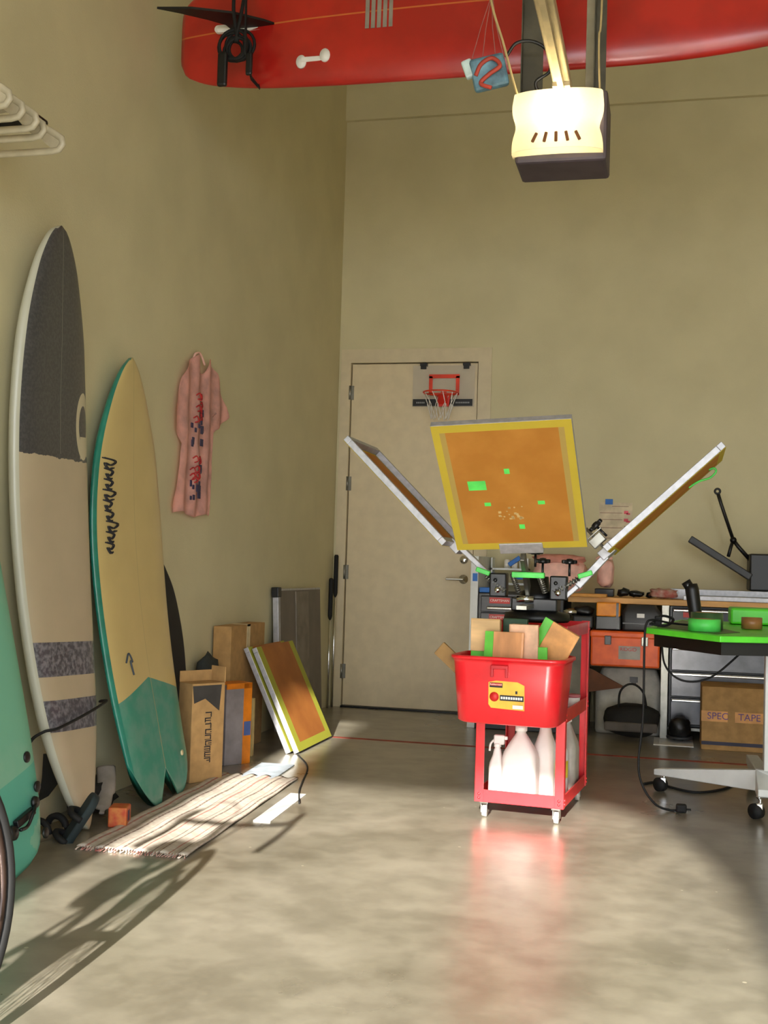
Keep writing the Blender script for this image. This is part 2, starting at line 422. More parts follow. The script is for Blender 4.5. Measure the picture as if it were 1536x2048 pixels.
# fish with teal tail
fish_half = smooth_tab([(0, .235), (.05, .27), (.16, .29), (.25, .305), (.36, .318), (.5, .33), (.62, .328), (.725, .302), (.81, .258), (.9, .175), (.95, .112), (.98, .06), (1, .004)])
def fish_t(s):
    a = abs(s)
    if a < .3: return .07*(1-(a/.3))**.8
    if a < .55: return 0
    return .10*((a-.55)/.45)**2
m_fish = layered('fish_deck', '#c2ac72', [
    (lambda x, y, z, n: (z+((y+.02).fn('ABSOLUTE')*.28)-.52 < 0), ('#3d8a76', '#5b8f7e', 14)),
    (lambda x, y, z, n: ((y.fn('ABSOLUTE')) < .002), '#ab9a6a'),
], rough=.35)
m_teal = mat('teal_resin_rail', '#217a68', .3, coat=.3)
fishr, L2, c2_, t2 = surfboard('surfboard', 'yellow swallow-tail surfboard with teal rail and teal tail, leaning beside the pink shirt', (-2.03, 4.62, .005), (-2.245, 4.55, 1.87), fish_half, .07, .085, m_fish, tmin=fish_t)
body = fishr.children[0]; body.data.materials.append(m_teal)
for p in body.data.polygons:
    s_ = abs(p.center.y)/max(.001, interp(fish_half, p.center.z/L2))
    if s_ > .93 or p.normal.x < .4: p.material_index = 1
# brushed lettering along the left rail, vertical
lg = B(); rnd = random.Random(3)
def deckx(y, z): return c2_(z/L2)+.0372*(1-min(1, abs(y)/interp(fish_half, z/L2))**4)**.5
for layer, rr in ((0, .003), (1, .003)):
    zz = 1.44
    for wd in range(9):
        y0 = -.262+.008*math.sin(wd*1.3)+layer*.012; hgt = .055 if wd % 3 else .085
        pts = [(y0+.002, zz), (y0+hgt, zz-.012), (y0+hgt*.6, zz-.03), (y0+.01, zz-.022), (y0+.03, zz-.045), (y0+hgt*.8, zz-.04)]
        lg.tube(wav([(deckx(a, b_)+.001, a, b_) for a, b_ in pts], 4), rr, 5); zz -= .043
obj('lettering', lg, m_ink, fishr)
lg = B(); lg.tube(wav([(deckx(-.19, .60)+.001, -.2, .60), (deckx(-.18, .63)+.001, -.17, .635), (deckx(-.15, .61)+.001, -.145, .60), (deckx(-.16, .58)+.001, -.165, .60), (deckx(-.16, .55)+.001, -.15, .545)]), .004, 5)
obj('emblem', lg, mat('blue_grey_ink', '#3d4752', .6), fishr)
obj('leash_plug', B().lathe([(0, 0), (.012, 0), (.012, .004), (0, .004)], 14, T(.022, .13, .17) @ rot(0, 90)), mat('cream_plug', '#d8c9a0', .5), fishr)

# green soft-top, cut by the frame
gh = smooth_tab([(0, .10), (.008, .15), (.03, .185), (.1, .225), (.26, .262), (.46, .285), (.65, .28), (.8, .24), (.92, .16), (.98, .08), (1, .004)])
m_soft = layered('soft_top_foam', ('#6fae92', '#88b59c', 3), [(lambda x, y, z, n: (z < .30)*(n(6) < .6), '#56a892'), (lambda x, y, z, n: (n(2.4) > .56)*(z > .5)*(z < 1.1), '#7d8f72')], rough=.6, coat=0)
gr_, L3, c3, t3 = surfboard('surfboard', 'mint green foam surfboard with black fin screws, leftmost of the boards', (-1.985, 3.355, .005), (-2.22, 2.86, 2.06), gh, .085, .03, m_soft, railp=5)
for y, z in ((.155, .335), (.175, .225), (.16, .07)):
    obj('fin_screw', B().lathe([(0, 0), (.018, 0), (.018, .005), (.008, .007), (0, .007)], 16, T(c3(z/L3)+.038, y, z) @ rot(0, 90)), m_black, gr_)
gp = B(); gp.tube(wav([(.045, .12, .185), (.06, .08, .18), (.055, .04, .15), (.06, -.01, .16)]), .006, 6)
gp.lathe([(0, 0), (.02, 0), (.018, .01), (0, .012)], 14, T(.035, .13, .19) @ rot(0, 90)); gp.lathe([(0, 0), (.025, 0), (.022, .012), (0, .014)], 14, T(.035, -.02, .155) @ rot(0, 90))
gp.box(.03, .05, .0, .11, .16, .185, .004); obj('leash_plug', gp, m_black, gr_)

# black board behind the fish
bh = smooth_tab([(0, .06), (.05, .13), (.2, .2), (.45, .235), (.65, .22), (.85, .14), (.96, .05), (1, .004)])
surfboard('surfboard', 'short black board mostly hidden behind the yellow swallow-tail board', (-2.195, 5.08, .005), (-2.285, 5.02, 1.0), bh, .045, .02, mat('matt_black_foam', '#1c1a18', .7))

# red longboard hanging on edge under the ceiling
rh = smooth_tab([(0, .12), (.006, .16), (.02, .19), (.06, .232), (.15, .272), (.3, .296), (.5, .303), (.7, .29), (.85, .23), (.95, .13), (.985, .07), (1, .004)])
m_redb = layered('red_resin', ('#a81b15', '#bd2219', 4), [(lambda x, y, z, n: ((y.fn('ABSOLUTE')) < .0035), '#c8682f')], rough=.3, coat=.6)
rr_, L4, c4, t4 = surfboard('surfboard', 'glossy red longboard slung on edge high above, bottom and black fin towards the room', (-2.20, 4.86, 3.385), (.85, 4.86, 3.375), rh, .085, -.11, m_redb, wdir=(0, 0, -1))
def rb(x, off=0.0):       # local x of the bottom surface at length z
    t = x/L4; return c4(t)+t4(t)/2+off
sl = .20
fx = B(); fx.box(rb(.38)-.012, rb(.38)+.003, -.017, .017, .19, .58, .016, seg=4); obj('fin_box', fx, m_white, rr_)
fn = B(); fn.prism([(rb(.4)-.02, .50), (rb(.4)+.05, .44), (rb(.4)+.14, .33), (rb(.4)+.21, .17), (rb(.4)+.235, .02), (rb(.4)+.18, .10), (rb(.4)+.10, .20), (rb(.4)+.04, .26), (rb(.4)-.02, .27)], -.005, .005, 'y'); 
# prism('y') maps (a,b)->(a,y,b): a = out of the bottom, b = along the board
obj('fin', fn, m_black, rr_)
for zz, yy in ((.60, .16), (.62, .16)):
    pass
lp = B()
def rbs(z, y): return c4(z/L4)+t4(z/L4)/2*(1-(abs(y)/interp(rh, z/L4))**4)**.5
for z0, y0 in ((.61, .187), (.72, .170)): lp.lathe([(0, -.004), (.024, -.004), (.023, .006), (0, .006)], 18, T(rbs(z0, y0), y0, z0) @ rot(0, 90), sy=1.25)
lp.box(rbs(.66, .18)-.006, rbs(.66, .18)+.004, .168, .19, .61, .72, .003); obj('side_fin_plug', lp, m_white, rr_)
mk = B()
for k in range(5): mk.box(rb(1.0)-.003, rb(1.0)+.001, -.10, .075, .90+k*.026, .918+k*.026, .001)
obj('maker_mark', mk, mat('grey_print', '#8d8478', .6), rr_)
# leash bundle hanging off the board near its tail
lbn = thing('leash', 'black surfboard leash coiled and dangling over the red longboard tail', 'leash', (-1.87, 4.66, 3.1))
q = B()
for k in range(7):
    a = k*.9; q.torus((-1.86+.02*math.sin(a), 4.66+.012*math.cos(a), 3.24+.012*math.sin(2*a)), .055+.012*math.sin(a*2), .007, 'y', 20, 6, M=None)
q.tube(wav([(-1.80, 4.7, 3.78), (-1.81, 4.66, 3.6), (-1.83, 4.64, 3.4), (-1.86, 4.65, 3.26)]), .008, 6)
q.tube(wav([(-1.86, 4.7, 3.78), (-1.86, 4.66, 3.6), (-1.87, 4.64, 3.42), (-1.85, 4.65, 3.26)]), .008, 6)
obj('cord', q, m_rubber, lbn)
q = B(); q.box(-1.93, -1.885, 4.62, 4.645, 3.06, 3.21, .01); obj('cuff', q, m_black, lbn); q = B(); q.box(-1.80, -1.77, 4.62, 4.64, 3.10, 3.2, .008); obj('cuff_strap', q, m_black, lbn)
for xs in (-1.80, -.60):
    st = B(); zb_ = 3.118 if xs < -1 else 3.075
    st.tube([(xs, 4.66, ZC), (xs, 4.60, 3.5), (xs, 4.62, 3.2), (xs, 4.70, zb_), (xs, 4.80, zb_), (xs, 4.86, 3.3), (xs, 4.80, ZC)], .013, 6, flat=.3)
    tag(obj('hanging_strap', st, m_rubber), 'black webbing strap carrying the %s of the red longboard' % ('tail end' if xs < -1 else 'middle'), 'strap')

# ------------------------------------------------------------------ T-shirt on the left wall
def shirt():
    root = thing('t_shirt', 'pink short-sleeved T-shirt with dark red and navy print hung flat on the left wall', 't-shirt', (XL+.02, 5.47, 1.25))
    left = [(0, 5.165), (.05, 5.155), (.15, 5.185), (.3, 5.205), (.44, 5.215), (.5, 5.17), (.53, 5.13), (.7, 5.15), (.85, 5.20), (.95, 5.26), (1, 5.33)]
    right = [(0, 5.60), (.15, 5.615), (.3, 5.62), (.45, 5.615), (.56, 5.62), (.62, 5.72), (.68, 5.80), (.75, 5.77), (.85, 5.70), (.95, 5.63), (1, 5.55)]
    from mathutils import noise as mn
    def sf(i, j):
        y0, y1 = interp(left, j), interp(right, j); y = y0+(y1-y0)*i
        top = 2.035-.02*abs(i-.5)*2 - (.075*max(0, 1-((i-.48)/.26)**2)**.5 if abs(i-.48) < .26 else 0)
        z = 1.235+.012*math.sin(i*9)+(top-1.235)*j
        x = XL+.028+.010*math.sin(y*46+1.3*math.sin(z*3))+.006*mn.noise(Vector((0, y*9, z*9)))
        return (x, y, z)
    b = B(); t = bmesh.new(); nu, nv = 44, 60
    V = [[t.verts.new(sf(i/nu, j/nv)) for j in range(nv+1)] for i in range(nu+1)]
    for i in range(nu):
        for j in range(nv): t.faces.new((V[i][j], V[i+1][j], V[i+1][j+1], V[i][j+1]))
    bmesh.ops.solidify(t, geom=t.faces[:], thickness=.004)
    for fc in t.faces: fc.smooth = True
    b._add(t); obj('cloth', b, m_pink, root)
    def sx(y, z): return XL+.028+.010*math.sin(y*46+1.3*math.sin(z*3))+.007
    rd = random.Random(5)
    for (z1, z0, red, dark) in ((1.83, 1.53, (1.83, 1.70), (1.70, 1.56)), (1.50, 1.34, (1.52, 1.41), (1.40, 1.32))):
        p = B()
        for k in range(10):
            z = red[0]-(red[0]-red[1])*rd.random(); y = 5.33+rd.random()*.10
            p.tube(wav([(sx(y, z), y, z), (sx(y+.02, z), y+.025, z+.012), (sx(y+.03, z), y+.04, z-.01), (sx(y+.01, z), y+.012, z-.02)], 3), .0035, 5)
        obj('red_print', p, mat('dark_red_ink', '#b3262a', .7), root)
        p = B()
        for k in range(9):
            z = dark[0]-(dark[0]-dark[1])*rd.random(); y = 5.32+rd.random()*.09; s = .012+rd.random()*.012
            p.box(sx(y, z)-.002, sx(y, z)+.002, y, y+s*1.6, z-s, z+s*.6, .0015, M=None)
        for k in range(3):
            z = red[1]+.02+rd.random()*.04; y = 5.42+rd.random()*.03; p.box(sx(y, z)-.002, sx(y, z)+.002, y, y+.03, z, z+.02, .001)
        obj('navy_print', p, mat('navy_ink', '#3a3350', .7), root)
    hk = B(); hk.tube(wav([(XL+.02, 5.33, 2.0), (XL+.02, 5.36, 2.035), (XL+.02, 5.42, 2.045), (XL+.02, 5.48, 2.0)]), .006, 6); obj('collar', hk, m_pink, root)
shirt()

# ------------------------------------------------------------------ hangers on a rail, top left
tag(obj('hanger_rail', B().cyl((-2.02, 1.2, 2.44), (-2.02, 3.40, 2.44), .014, 10).box(-2.3, -2.0, 3.36, 3.385, 2.415, 2.44), m_blackm), 'black rail fixed to the left wall holding white hangers', 'rail')
hr = B(); W2, zt, zb = .205, .105, -.02
pts = [(-.0, .12), (.03, .115), (W2-.03, .03), (W2-.004, .012), (W2, -.006), (W2-.012, -.022), (W2-.035, -.026), (0, -.026)]
loop = pts+[(-a, b_) for a, b_ in pts[::-1][1:-1]]
root0 = thing('coat_hanger', '', 'hanger', (-2.08, 3.26, 2.318), world=False)
h1 = B(); h1.tube([(a, 0, b_) for a, b_ in loop], .009, 8, closed=True, flat=1.3); m_hang = mat('beige_white_plastic', '#b5aa90', .45)  # white hangers given an even grey-beige base
obj('hanger_body', h1, m_hang, root0)
h2 = B(); h2.prism([(W2-.11, .055), (W2-.02, .018), (W2-.004, -.004), (W2-.03, -.022), (W2-.06, .0)], -.003, .003, 'y'); obj('shoulder_web', h2, m_hang, root0)
h3 = B(); h3.tube(wav([(0, 0, .115), (0, 0, .14), (.02, 0, .155), (.008, 0, .178), (-.015, 0, .16)], 5), .003, 6); obj('hook', h3, m_chrome, root0)
hd = ['last white plastic coat hanger on the black rail, farthest from the camera', 'white plastic coat hanger second from the far end of the black rail', 'white plastic coat hanger third from the far end of the black rail', 'white plastic coat hanger fourth from the far end of the black rail', 'nearest white plastic coat hanger on the black rail, cut by the frame']
for k, (y, dx) in enumerate(((3.26, 0), (3.155, -.005), (3.10, .002), (3.03, -.003), (2.955, 0))):
    h_ = root0 if k == 0 else copy_tree(root0)
    h_.location = (-2.075+dx, y, 2.318+(0 if k == 0 else .006*k)); h_['label'] = hd[k]; h_['category'] = 'hanger'; h_['group'] = 'white plastic hangers on the rail'

# ------------------------------------------------------------------ garage opener
op = thing('garage_door_opener', 'cream garage door opener with glowing lamp lens hanging in front of the red board', 'garage door opener', (-.40, 4.14, 2.43))
bo = B(); bo.box(-.552, -.232, 4.05, 4.27, 2.452, 2.70, .012); obj('motor_housing', bo, mat('grey_brown_housing', '#4a4046', .55), op)
def lens():
    m = bpy.data.materials.new('frosted_lens'); m.use_nodes = True; nt = m.node_tree; nt.nodes.clear()
    o = nt.nodes.new('ShaderNodeOutputMaterial'); d = nt.nodes.new('ShaderNodeBsdfDiffuse'); t = nt.nodes.new('ShaderNodeBsdfTranslucent'); g = nt.nodes.new('ShaderNodeBsdfGlossy')
    no = nt.nodes.new('ShaderNodeTexNoise'); no.inputs['Scale'].default_value = 30; rp = nt.nodes.new('ShaderNodeValToRGB')
    rp.color_ramp.elements[0].color = lin('#e9dcbc'); rp.color_ramp.elements[1].color = lin('#f0e4c8'); nt.links.new(no.outputs['Fac'], rp.inputs[0])
    for q_ in (d, t): nt.links.new(rp.outputs[0], q_.inputs[0])
    g.inputs['Roughness'].default_value = .3
    a = nt.nodes.new('ShaderNodeMixShader'); a.inputs[0].default_value = .45; nt.links.new(d.outputs[0], a.inputs[1]); nt.links.new(t.outputs[0], a.inputs[2])
    c = nt.nodes.new('ShaderNodeMixShader'); c.inputs[0].default_value = .05; nt.links.new(a.outputs[0], c.inputs[1]); nt.links.new(g.outputs[0], c.inputs[2])
    nt.links.new(c.outputs[0], o.inputs[0]); return m
lc = B()
def lensf(i, j):
    u = i*2-1; z = j
    hw = .158-.014*math.exp(-((z-.42)/.17)**2)-.010*max(0, z-.8)*5*.4
    x = -.402+hw*max(-1, min(1, u*1.12)); 
    bulge = (1-abs(u)**4)**.5 if abs(u) < 1 else 0
    y = 4.06-.075*bulge*(1-.35*max(0, (z-.75))*4*.5)-.012*math.sin(z*PI)
    return (x, y, 2.474+.212*z+.006*math.cos(u*1.5))
lc.grid(lensf, 32, 20)
lo_ = obj('lamp_lens', lc, lens(), op)
# bottom lip of the lens closes to the housing
lp2 = B()
def lipf(i, j):
    p = lensf(i, 0); return (p[0], p[1]+(4.07-p[1])*j, p[2]-.0005)
lp2.grid(lipf, 32, 2); obj('lens_bottom', lp2, lo_.data.materials[0], op)
for k in range(5):
    vs_ = B(); vs_.box(-.0055, .0055, -.004, .004, -.018, .018, .003, M=T(-.475+k*.037, 3.975, 2.514) @ rot(0, -(k-2)*13, 0))
    obj('vent_slot', vs_, mat('brown_slots', '#7a4a20', .7), op)
bulb = obj('bulb', B().lathe([(0, -.05), (.02, -.045), (.03, -.02), (.028, .01), (.013, .035), (.013, .06), (0, .06)], 16, T(-.40, 4.028, 2.60) @ rot(0, 0)), mat('lit_bulb', '#ffe9bf', .3, emit=40), op)
ld = bpy.data.lights.new('opener_bulb', 'POINT'); lo = bpy.data.objects.new('opener_bulb', ld); COL.objects.link(lo)
ld.energy = 2.1; ld.color = (1, .90, .74); ld.shadow_soft_size = .03; lo.location = (-.40, 4.01, 2.66)
bulb.visible_shadow = True
tb = B(); tb.box(-.42, -.36, -1.1, 4.1, 2.715, 2.75, .004); tb.box(-.40, -.38, -1.1, 4.1, 2.69, 2.716); tb.box(-.42, -.36, 4.0, 4.2, 2.70, 2.72)
obj('drive_rail', tb, mat('galvanised_rail', '#b9ac8c', .45, .5), op)
for nm, xx in (('a', -.515), ('b', -.27)):
    an = B(); an.box(xx-.038 if nm == 'a' else xx-.02, xx+.038 if nm == 'a' else xx+.02, 4.20, 4.204, 2.69, ZC); an.box(xx-.04 if nm == 'a' else xx-.022, xx-.036 if nm == 'a' else xx-.018, 4.17, 4.204, 2.69, ZC)
    obj('hanger_bracket', an, mat('dark_angle_iron', '#5a564a', .5, .6), op)
wd = B(); wd.box(-.325, -.292, 4.23, 4.27, 2.69, ZC, .003); obj('hanger_stud', wd, mat('pale_stud', '#9a917a', .7), op)
cb = B(); cb.tube(wav([(-.60, 4.1, 2.86), (-.56, 4.08, 2.90), (-.50, 4.09, 2.905), (-.45, 4.1, 2.87), (-.44, 4.1, 2.80), (-.49, 4.1, 2.76), (-.47, 4.12, 2.71)]), .006, 6); obj('wiring', cb, m_black, op)
cd = B(); cd.tube(wav([(-.70, 4.05, ZC), (-.69, 4.05, 3.5), (-.66, 4.05, 3.1), (-.60, 4.05, 2.88), (-.555, 4.05, 2.72), (-.54, 4.06, 2.69)]), .005, 6); tag(obj('rope', cd, m_rope), 'tan cord dropping to the left corner of the garage door opener', 'rope')
cd = B(); cd.tube(wav([(-.265, 4.1, ZC), (-.262, 4.1, 3.2), (-.27, 4.1, 2.9), (-.262, 4.1, 2.69)]), .004, 6); tag(obj('cable', cd, m_rope), 'thin pale cable running up beside the right bracket of the opener', 'cable')
# net bag with blue packet
pk = thing('hanging_packet', 'blue and red packet in a clear net bag dangling left of the opener', 'bag', (-.69, 4.2, 2.77))
q = B(); q.box(-.065, .065, -.02, .02, -.06, .06, .012, M=T(-.675, 4.2, 2.85) @ rot(6, -14, 10)); obj('packet', q, mat('pale_blue_print', '#6f9db0', .5, alt='#33414f', scale=14), pk)
q = B(); q.box(-.02, .02, -.015, .015, -.035, .035, .008, M=T(-.75, 4.19, 2.865) @ rot(0, -20, 0)); obj('flap', q, mat('pale_blue_flap', '#bcd0d0', .5), pk)
q = B(); q.tube(wav([(-.72, 4.17, 2.83), (-.70, 4.165, 2.87), (-.66, 4.165, 2.89), (-.63, 4.165, 2.86), (-.67, 4.165, 2.83), (-.70, 4.168, 2.80), (-.66, 4.168, 2.78)]), .008, 6); obj('red_cord', q, mat('red_string', '#b04030', .6), pk)
q = B()
for dx in (-.06, -.02, .03, .06): q.tube([(-.68+dx, 4.19, 2.90), (-.682+dx*.5, 4.2, 3.02), (-.672, 4.2, 3.15), (-.66, 4.2, 3.6), (-.65, 4.2, ZC)], .0018, 4)
obj('net_strings', q, mat('pinkish_net', '#a06058', .7), pk)

# ------------------------------------------------------------------ hoop on the door
hp = thing('basketball_hoop', 'small clear-backed toy basketball hoop hooked over the top of the door', 'basketball hoop', (-1.54, 7.97, 2.11))
cl = bpy.data.materials.new('clear_acrylic'); cl.use_nodes = True; bb = cl.node_tree.nodes['Principled BSDF']; bb.inputs['Base Color'].default_value = lin('#cfd0d6'); bb.inputs['Alpha'].default_value = .16; bb.inputs['Roughness'].default_value = .15
tx = cl.node_tree.nodes.new('ShaderNodeTexNoise'); mr = cl.node_tree.nodes.new('ShaderNodeMapRange'); mr.inputs[3].default_value = .1; mr.inputs[4].default_value = .2; cl.node_tree.links.new(tx.outputs['Fac'], mr.inputs[0]); cl.node_tree.links.new(mr.outputs[0], bb.inputs['Roughness'])
hx0, hx1, hz0, hz1 = -1.765, -1.325, 2.125, 2.415
q = B(); q.box(hx0, hx1, 7.972, 7.978, hz0, hz1, .002); obj('backboard', q, cl, hp)
hc = -1.54
q = B(); sq = [(hc-.108, 2.355), (hc+.108, 2.355), (hc+.108, 2.21), (hc-.108, 2.21)]
q.box(hc-.108, hc+.108, 7.967, 7.971, 2.325, 2.352); q.box(hc-.108, hc-.083, 7.967, 7.971, 2.21, 2.34); q.box(hc+.083, hc+.108, 7.967, 7.971, 2.21, 2.34); q.box(hc-.108, hc+.108, 7.967, 7.971, 2.205, 2.222)
m_ro = mat('orange_red_print', '#dd3a17', .45)
obj('target_square', q, m_ro, hp)
q = B(); q.box(hx0+.005, hx1-.012, 7.967, 7.971, 2.13, 2.178); obj('base_band', q, m_black, hp)
q = B()
for a, n_ in ((hx0+.03, 5), (hx1-.13, 8)):
    for k in range(n_): q.box(a+k*.0125, a+k*.0125+.009, 7.9655, 7.967, 2.148, 2.158)
obj('band_lettering', q, mat('pale_grey_print', '#8a8a8a', .6), hp)
q = B(); q.torus((hc, 7.845, 2.205), .118, .0055, 'z', 36, 8); q.box(hc-.02, hc+.02, 7.955, 7.972, 2.17, 2.23); obj('rim', q, m_ro, hp)
q = B(); q.prism([(hc-.05, 2.21), (hc+.05, 2.21), (hc+.038, 2.125), (hc-.038, 2.125)], 7.955, 7.97, 'y'); q.prism([(7.965, 2.2), (7.965, 2.14), (7.955, 2.14), (7.90, 2.2)], hc-.03, hc+.03, 'x'); obj('rim_bracket', q, mat('red_plastic_bracket', '#d32a1c', .4), hp)
q = B()
for k in range(10):
    a = 2*PI*k/10; a2 = a+.3
    q.tube([(hc+.118*math.cos(a), 7.845+.118*math.sin(a), 2.203), (hc+.085*math.cos(a2), 7.845+.085*math.sin(a2), 2.12), (hc+.06*math.cos(a), 7.845+.06*math.sin(a), 2.02)], .0028, 5)
    q.tube([(hc+.09*math.cos(a-.3), 7.845+.09*math.sin(a-.3), 2.12), (hc+.06*math.cos(a), 7.845+.06*math.sin(a), 2.02)], .0025, 5)
obj('net', q, m_white, hp)
for xx in (-1.69, -1.385):
    q = B(); q.box(xx-.025, xx+.025, 7.96, 8.0, 2.413, 2.434, .002); q.box(xx-.02, xx+.02, 7.965, 7.972, 2.39, 2.42); obj('hook', q, m_black, hp)

# ------------------------------------------------------------------ screens
def screen_mat(name):
    return layered(name, ('#d08e34', '#dc9c40', 5), [
        (lambda x, y, z, n: ((x.fn('ABSOLUTE')) > .205), '#ccb060'),
        (lambda x, y, z, n: ((x.fn('ABSOLUTE')) > .226), '#e0c944'),
        (lambda x, y, z, n: ((y-.305).fn('ABSOLUTE') > .272), '#e0c944')], rough=.6, coat=0)
def translucent(m, k):
    nt = m.node_tree; b = nt.nodes['Principled BSDF']; o = nt.nodes['Material Output']; t = nt.nodes.new('ShaderNodeBsdfTranslucent'); x = nt.nodes.new('ShaderNodeMixShader'); x.inputs[0].default_value = k
    nt.links.new(b.inputs['Base Color'].links[0].from_socket, t.inputs[0]); nt.links.new(b.outputs[0], x.inputs[1]); nt.links.new(t.outputs[0], x.inputs[2]); nt.links.new(x.outputs[0], o.inputs[0]); return m
m_mesh = translucent(screen_mat('amber_screen_mesh'), .4)
m_mesh2 = layered('dark_amber_mesh', ('#9a5a22', '#a8682a', 5), [(lambda x, y, z, n: ((x.fn('ABSOLUTE')) > .235)+((y-.325).fn('ABSOLUTE') > .28), '#a0a032')], rough=.6, coat=0)
def screen(label, M, W=.51, L=.61, mesh=m_mesh, patches=(), fth=.027, group='aluminium printing screens'):
    """local: x across, y outward from the hinge edge, z = underside normal; underside at z=0, frame behind at z<0"""
    r = thing('printing_screen', label, 'screen', M=M)
    b = B(); t_ = .026
    b.box(-W/2, W/2, 0, t_, -fth, 0, .002); b.box(-W/2, W/2, L-t_, L, -fth, 0, .002)
    b.box(-W/2, -W/2+t_, t_, L-t_, -fth, 0, .002); b.box(W/2-t_, W/2, t_, L-t_, -fth, 0, .002)
    obj('frame', b, m_alu, r)
    b = B(); b.box(-W/2+.001, W/2-.001, .001, L-.001, .0002, .0016); obj('mesh', b, mesh, r)
    for (x, y, w_, h_) in patches:
        b = B(); b.box(x-w_/2, x+w_/2, y-h_/2, y+h_/2, .0016, .0024); obj('tape_patch', b, m_green, r)
    return r
# hub at (-.55, 4.92)
V = Vector((-.040, -.44, .46)).normalized(); U = Vector((1, 0, .012)); U = (U-V*U.dot(V)).normalized(); Nn = U.cross(V)
C0 = Vector((-.552, 4.53, 1.100))
sc1 = screen('large amber screen with yellow border and five green tape patches, raised to face the camera', frame(C0, U, V, Nn),
      patches=[(-.125, .325, .068, .044), (-.004, .388, .02, .024), (-.098, .232, .024, .017), (.105, .232, .026, .017), (.018, .115, .021, .022)])
q = B(); rd = random.Random(9)
for k in range(26): 
    x, y = -.02+rd.uniform(-.05, .05), .185+rd.uniform(-.03, .03); s = rd.uniform(.002, .006); q.box(x-s, x+s, y-s, y+s, .0016, .0019)
obj('ghost_print', q, mat('faint_cream_print', '#c9a86a', .6), sc1)
Vl = Vector((-.70, 0, .70)); Nl = Vector((-.70, 0, -.70)); Ul = Vl.cross(Nl)
sc2 = screen('left tilted screen of the press, silver frame edge-on in front of the door', frame((-.895, 4.93, 1.105), Ul, Vl, Nl))
Vr = Vector((.72, 0, .68)); Nr = Vector((.68, -.02, -.72)); Nr = (Nr-Vr*Nr.dot(Vr)).normalized(); Ur = Vr.cross(Nr)
sc3 = screen('right tilted screen of the press rising to the right, green tape hanging at its tip', frame((-.228, 4.93, 1.095), Ur, Vr, Nr), patches=())
q = B(); q.tube(wav([(.1, .42, .002), (.1, .47, .012), (.1, .51, .03), (.1, .545, .028), (.1, .55, .012), (.1, .53, .002)]), .007, 6, flat=.7); obj('tape_loop', q, m_green, sc3)

# ------------------------------------------------------------------ press
pr = thing('screen_printing_press', 'black rotary screen printing press with silver arms on top of the red cart', 'printing press', (-.52, 4.95, .80))
HX, HY = -.53, 4.95
q = B(); q.lathe([(0, .80), (.13, .80), (.14, .81), (.135, .835), (.09, .845), (.085, .86), (0, .86)], 28, T(HX, HY, 0)); obj('base', q, m_black, pr)
q = B(); q.box(HX-.10, HX+.09, HY-.09, HY+.09, .845, .90, .006); q.lathe([(0, .89), (.075, .89), (.078, .90), (.07, .925), (.05, .935), (.045, .99), (0, .99)], 26, T(HX, HY, 0)); obj('hub', q, m_blackm, pr)
for xx in (-.085, .085, -.17, .10):
    pass
for xx, zz in ((-.155, .955), (.095, .95)):
    q = B(); q.box(HX+xx-.035, HX+xx+.035, HY-.11, HY-.03, zz-.055, zz+.045, .006); q.lathe([(0, 0), (.011, 0), (.011, .008), (0, .008)], 12, T(HX+xx, HY-.11, zz-.025) @ rot(90)); q.lathe([(0, 0), (.008, 0), (.008, .008), (0, .008)], 12, T(HX+xx-.01, HY-.11, zz+.015) @ rot(90)); obj('hinge_block', q, m_blackm, pr)
    q = B(); q.lathe([(0, 0), (.012, 0), (.012, .004), (0, .004)], 12, T(HX+xx, HY-.118, zz-.025) @ rot(90)); obj('bolt', q, m_chrome, pr)
def spring(b, p, q_, r, n=9):
    p, q_ = Vector(p), Vector(q_); d = q_-p; L = d.length; d.normalize(); a = d.cross(Vector((0, 1, .1))).normalized(); c = a.cross(d); pts = []
    for k in range(n*10+1):
        t = k/(n*10); pts.append(p+d*L*t+r*(math.cos(2*PI*n*t)*a+math.sin(2*PI*n*t)*c))
    return b.tube(pts, .0028, 5)
# left arm
def bar(b, p, q_, wid, th):
    p, q_ = Vector(p), Vector(q_); d = (q_-p); L = d.length; d.normalize(); y = Vector((0, 1, 0)); y = (y-d*y.dot(d)).normalized() if abs(d.y) < .95 else Vector((1, 0, 0)); n = d.cross(y)
    return b.box(0, L, -wid/2, wid/2, -th/2, th/2, .003, M=frame(p, d, y, n))
q = B(); bar(q, (-.70, 4.90, .965), (-.875, 4.90, 1.12), .045, .022); obj('arm', q, m_alu, pr)
q = B(); bar(q, (-.36, 4.90, .955), (-.245, 4.90, 1.085), .045, .03); bar(q, (-.36, 4.90, .955), (-.42, 4.90, .90), .04, .02); obj('arm', q, m_alu, pr)
q = B(); bar(q, (-.56, 4.86, .93), (-.555, 4.60, 1.075), .05, .018); q.box(-.575, -.535, 4.60, 4.88, .86, .875); obj('arm', q, m_steel, pr)
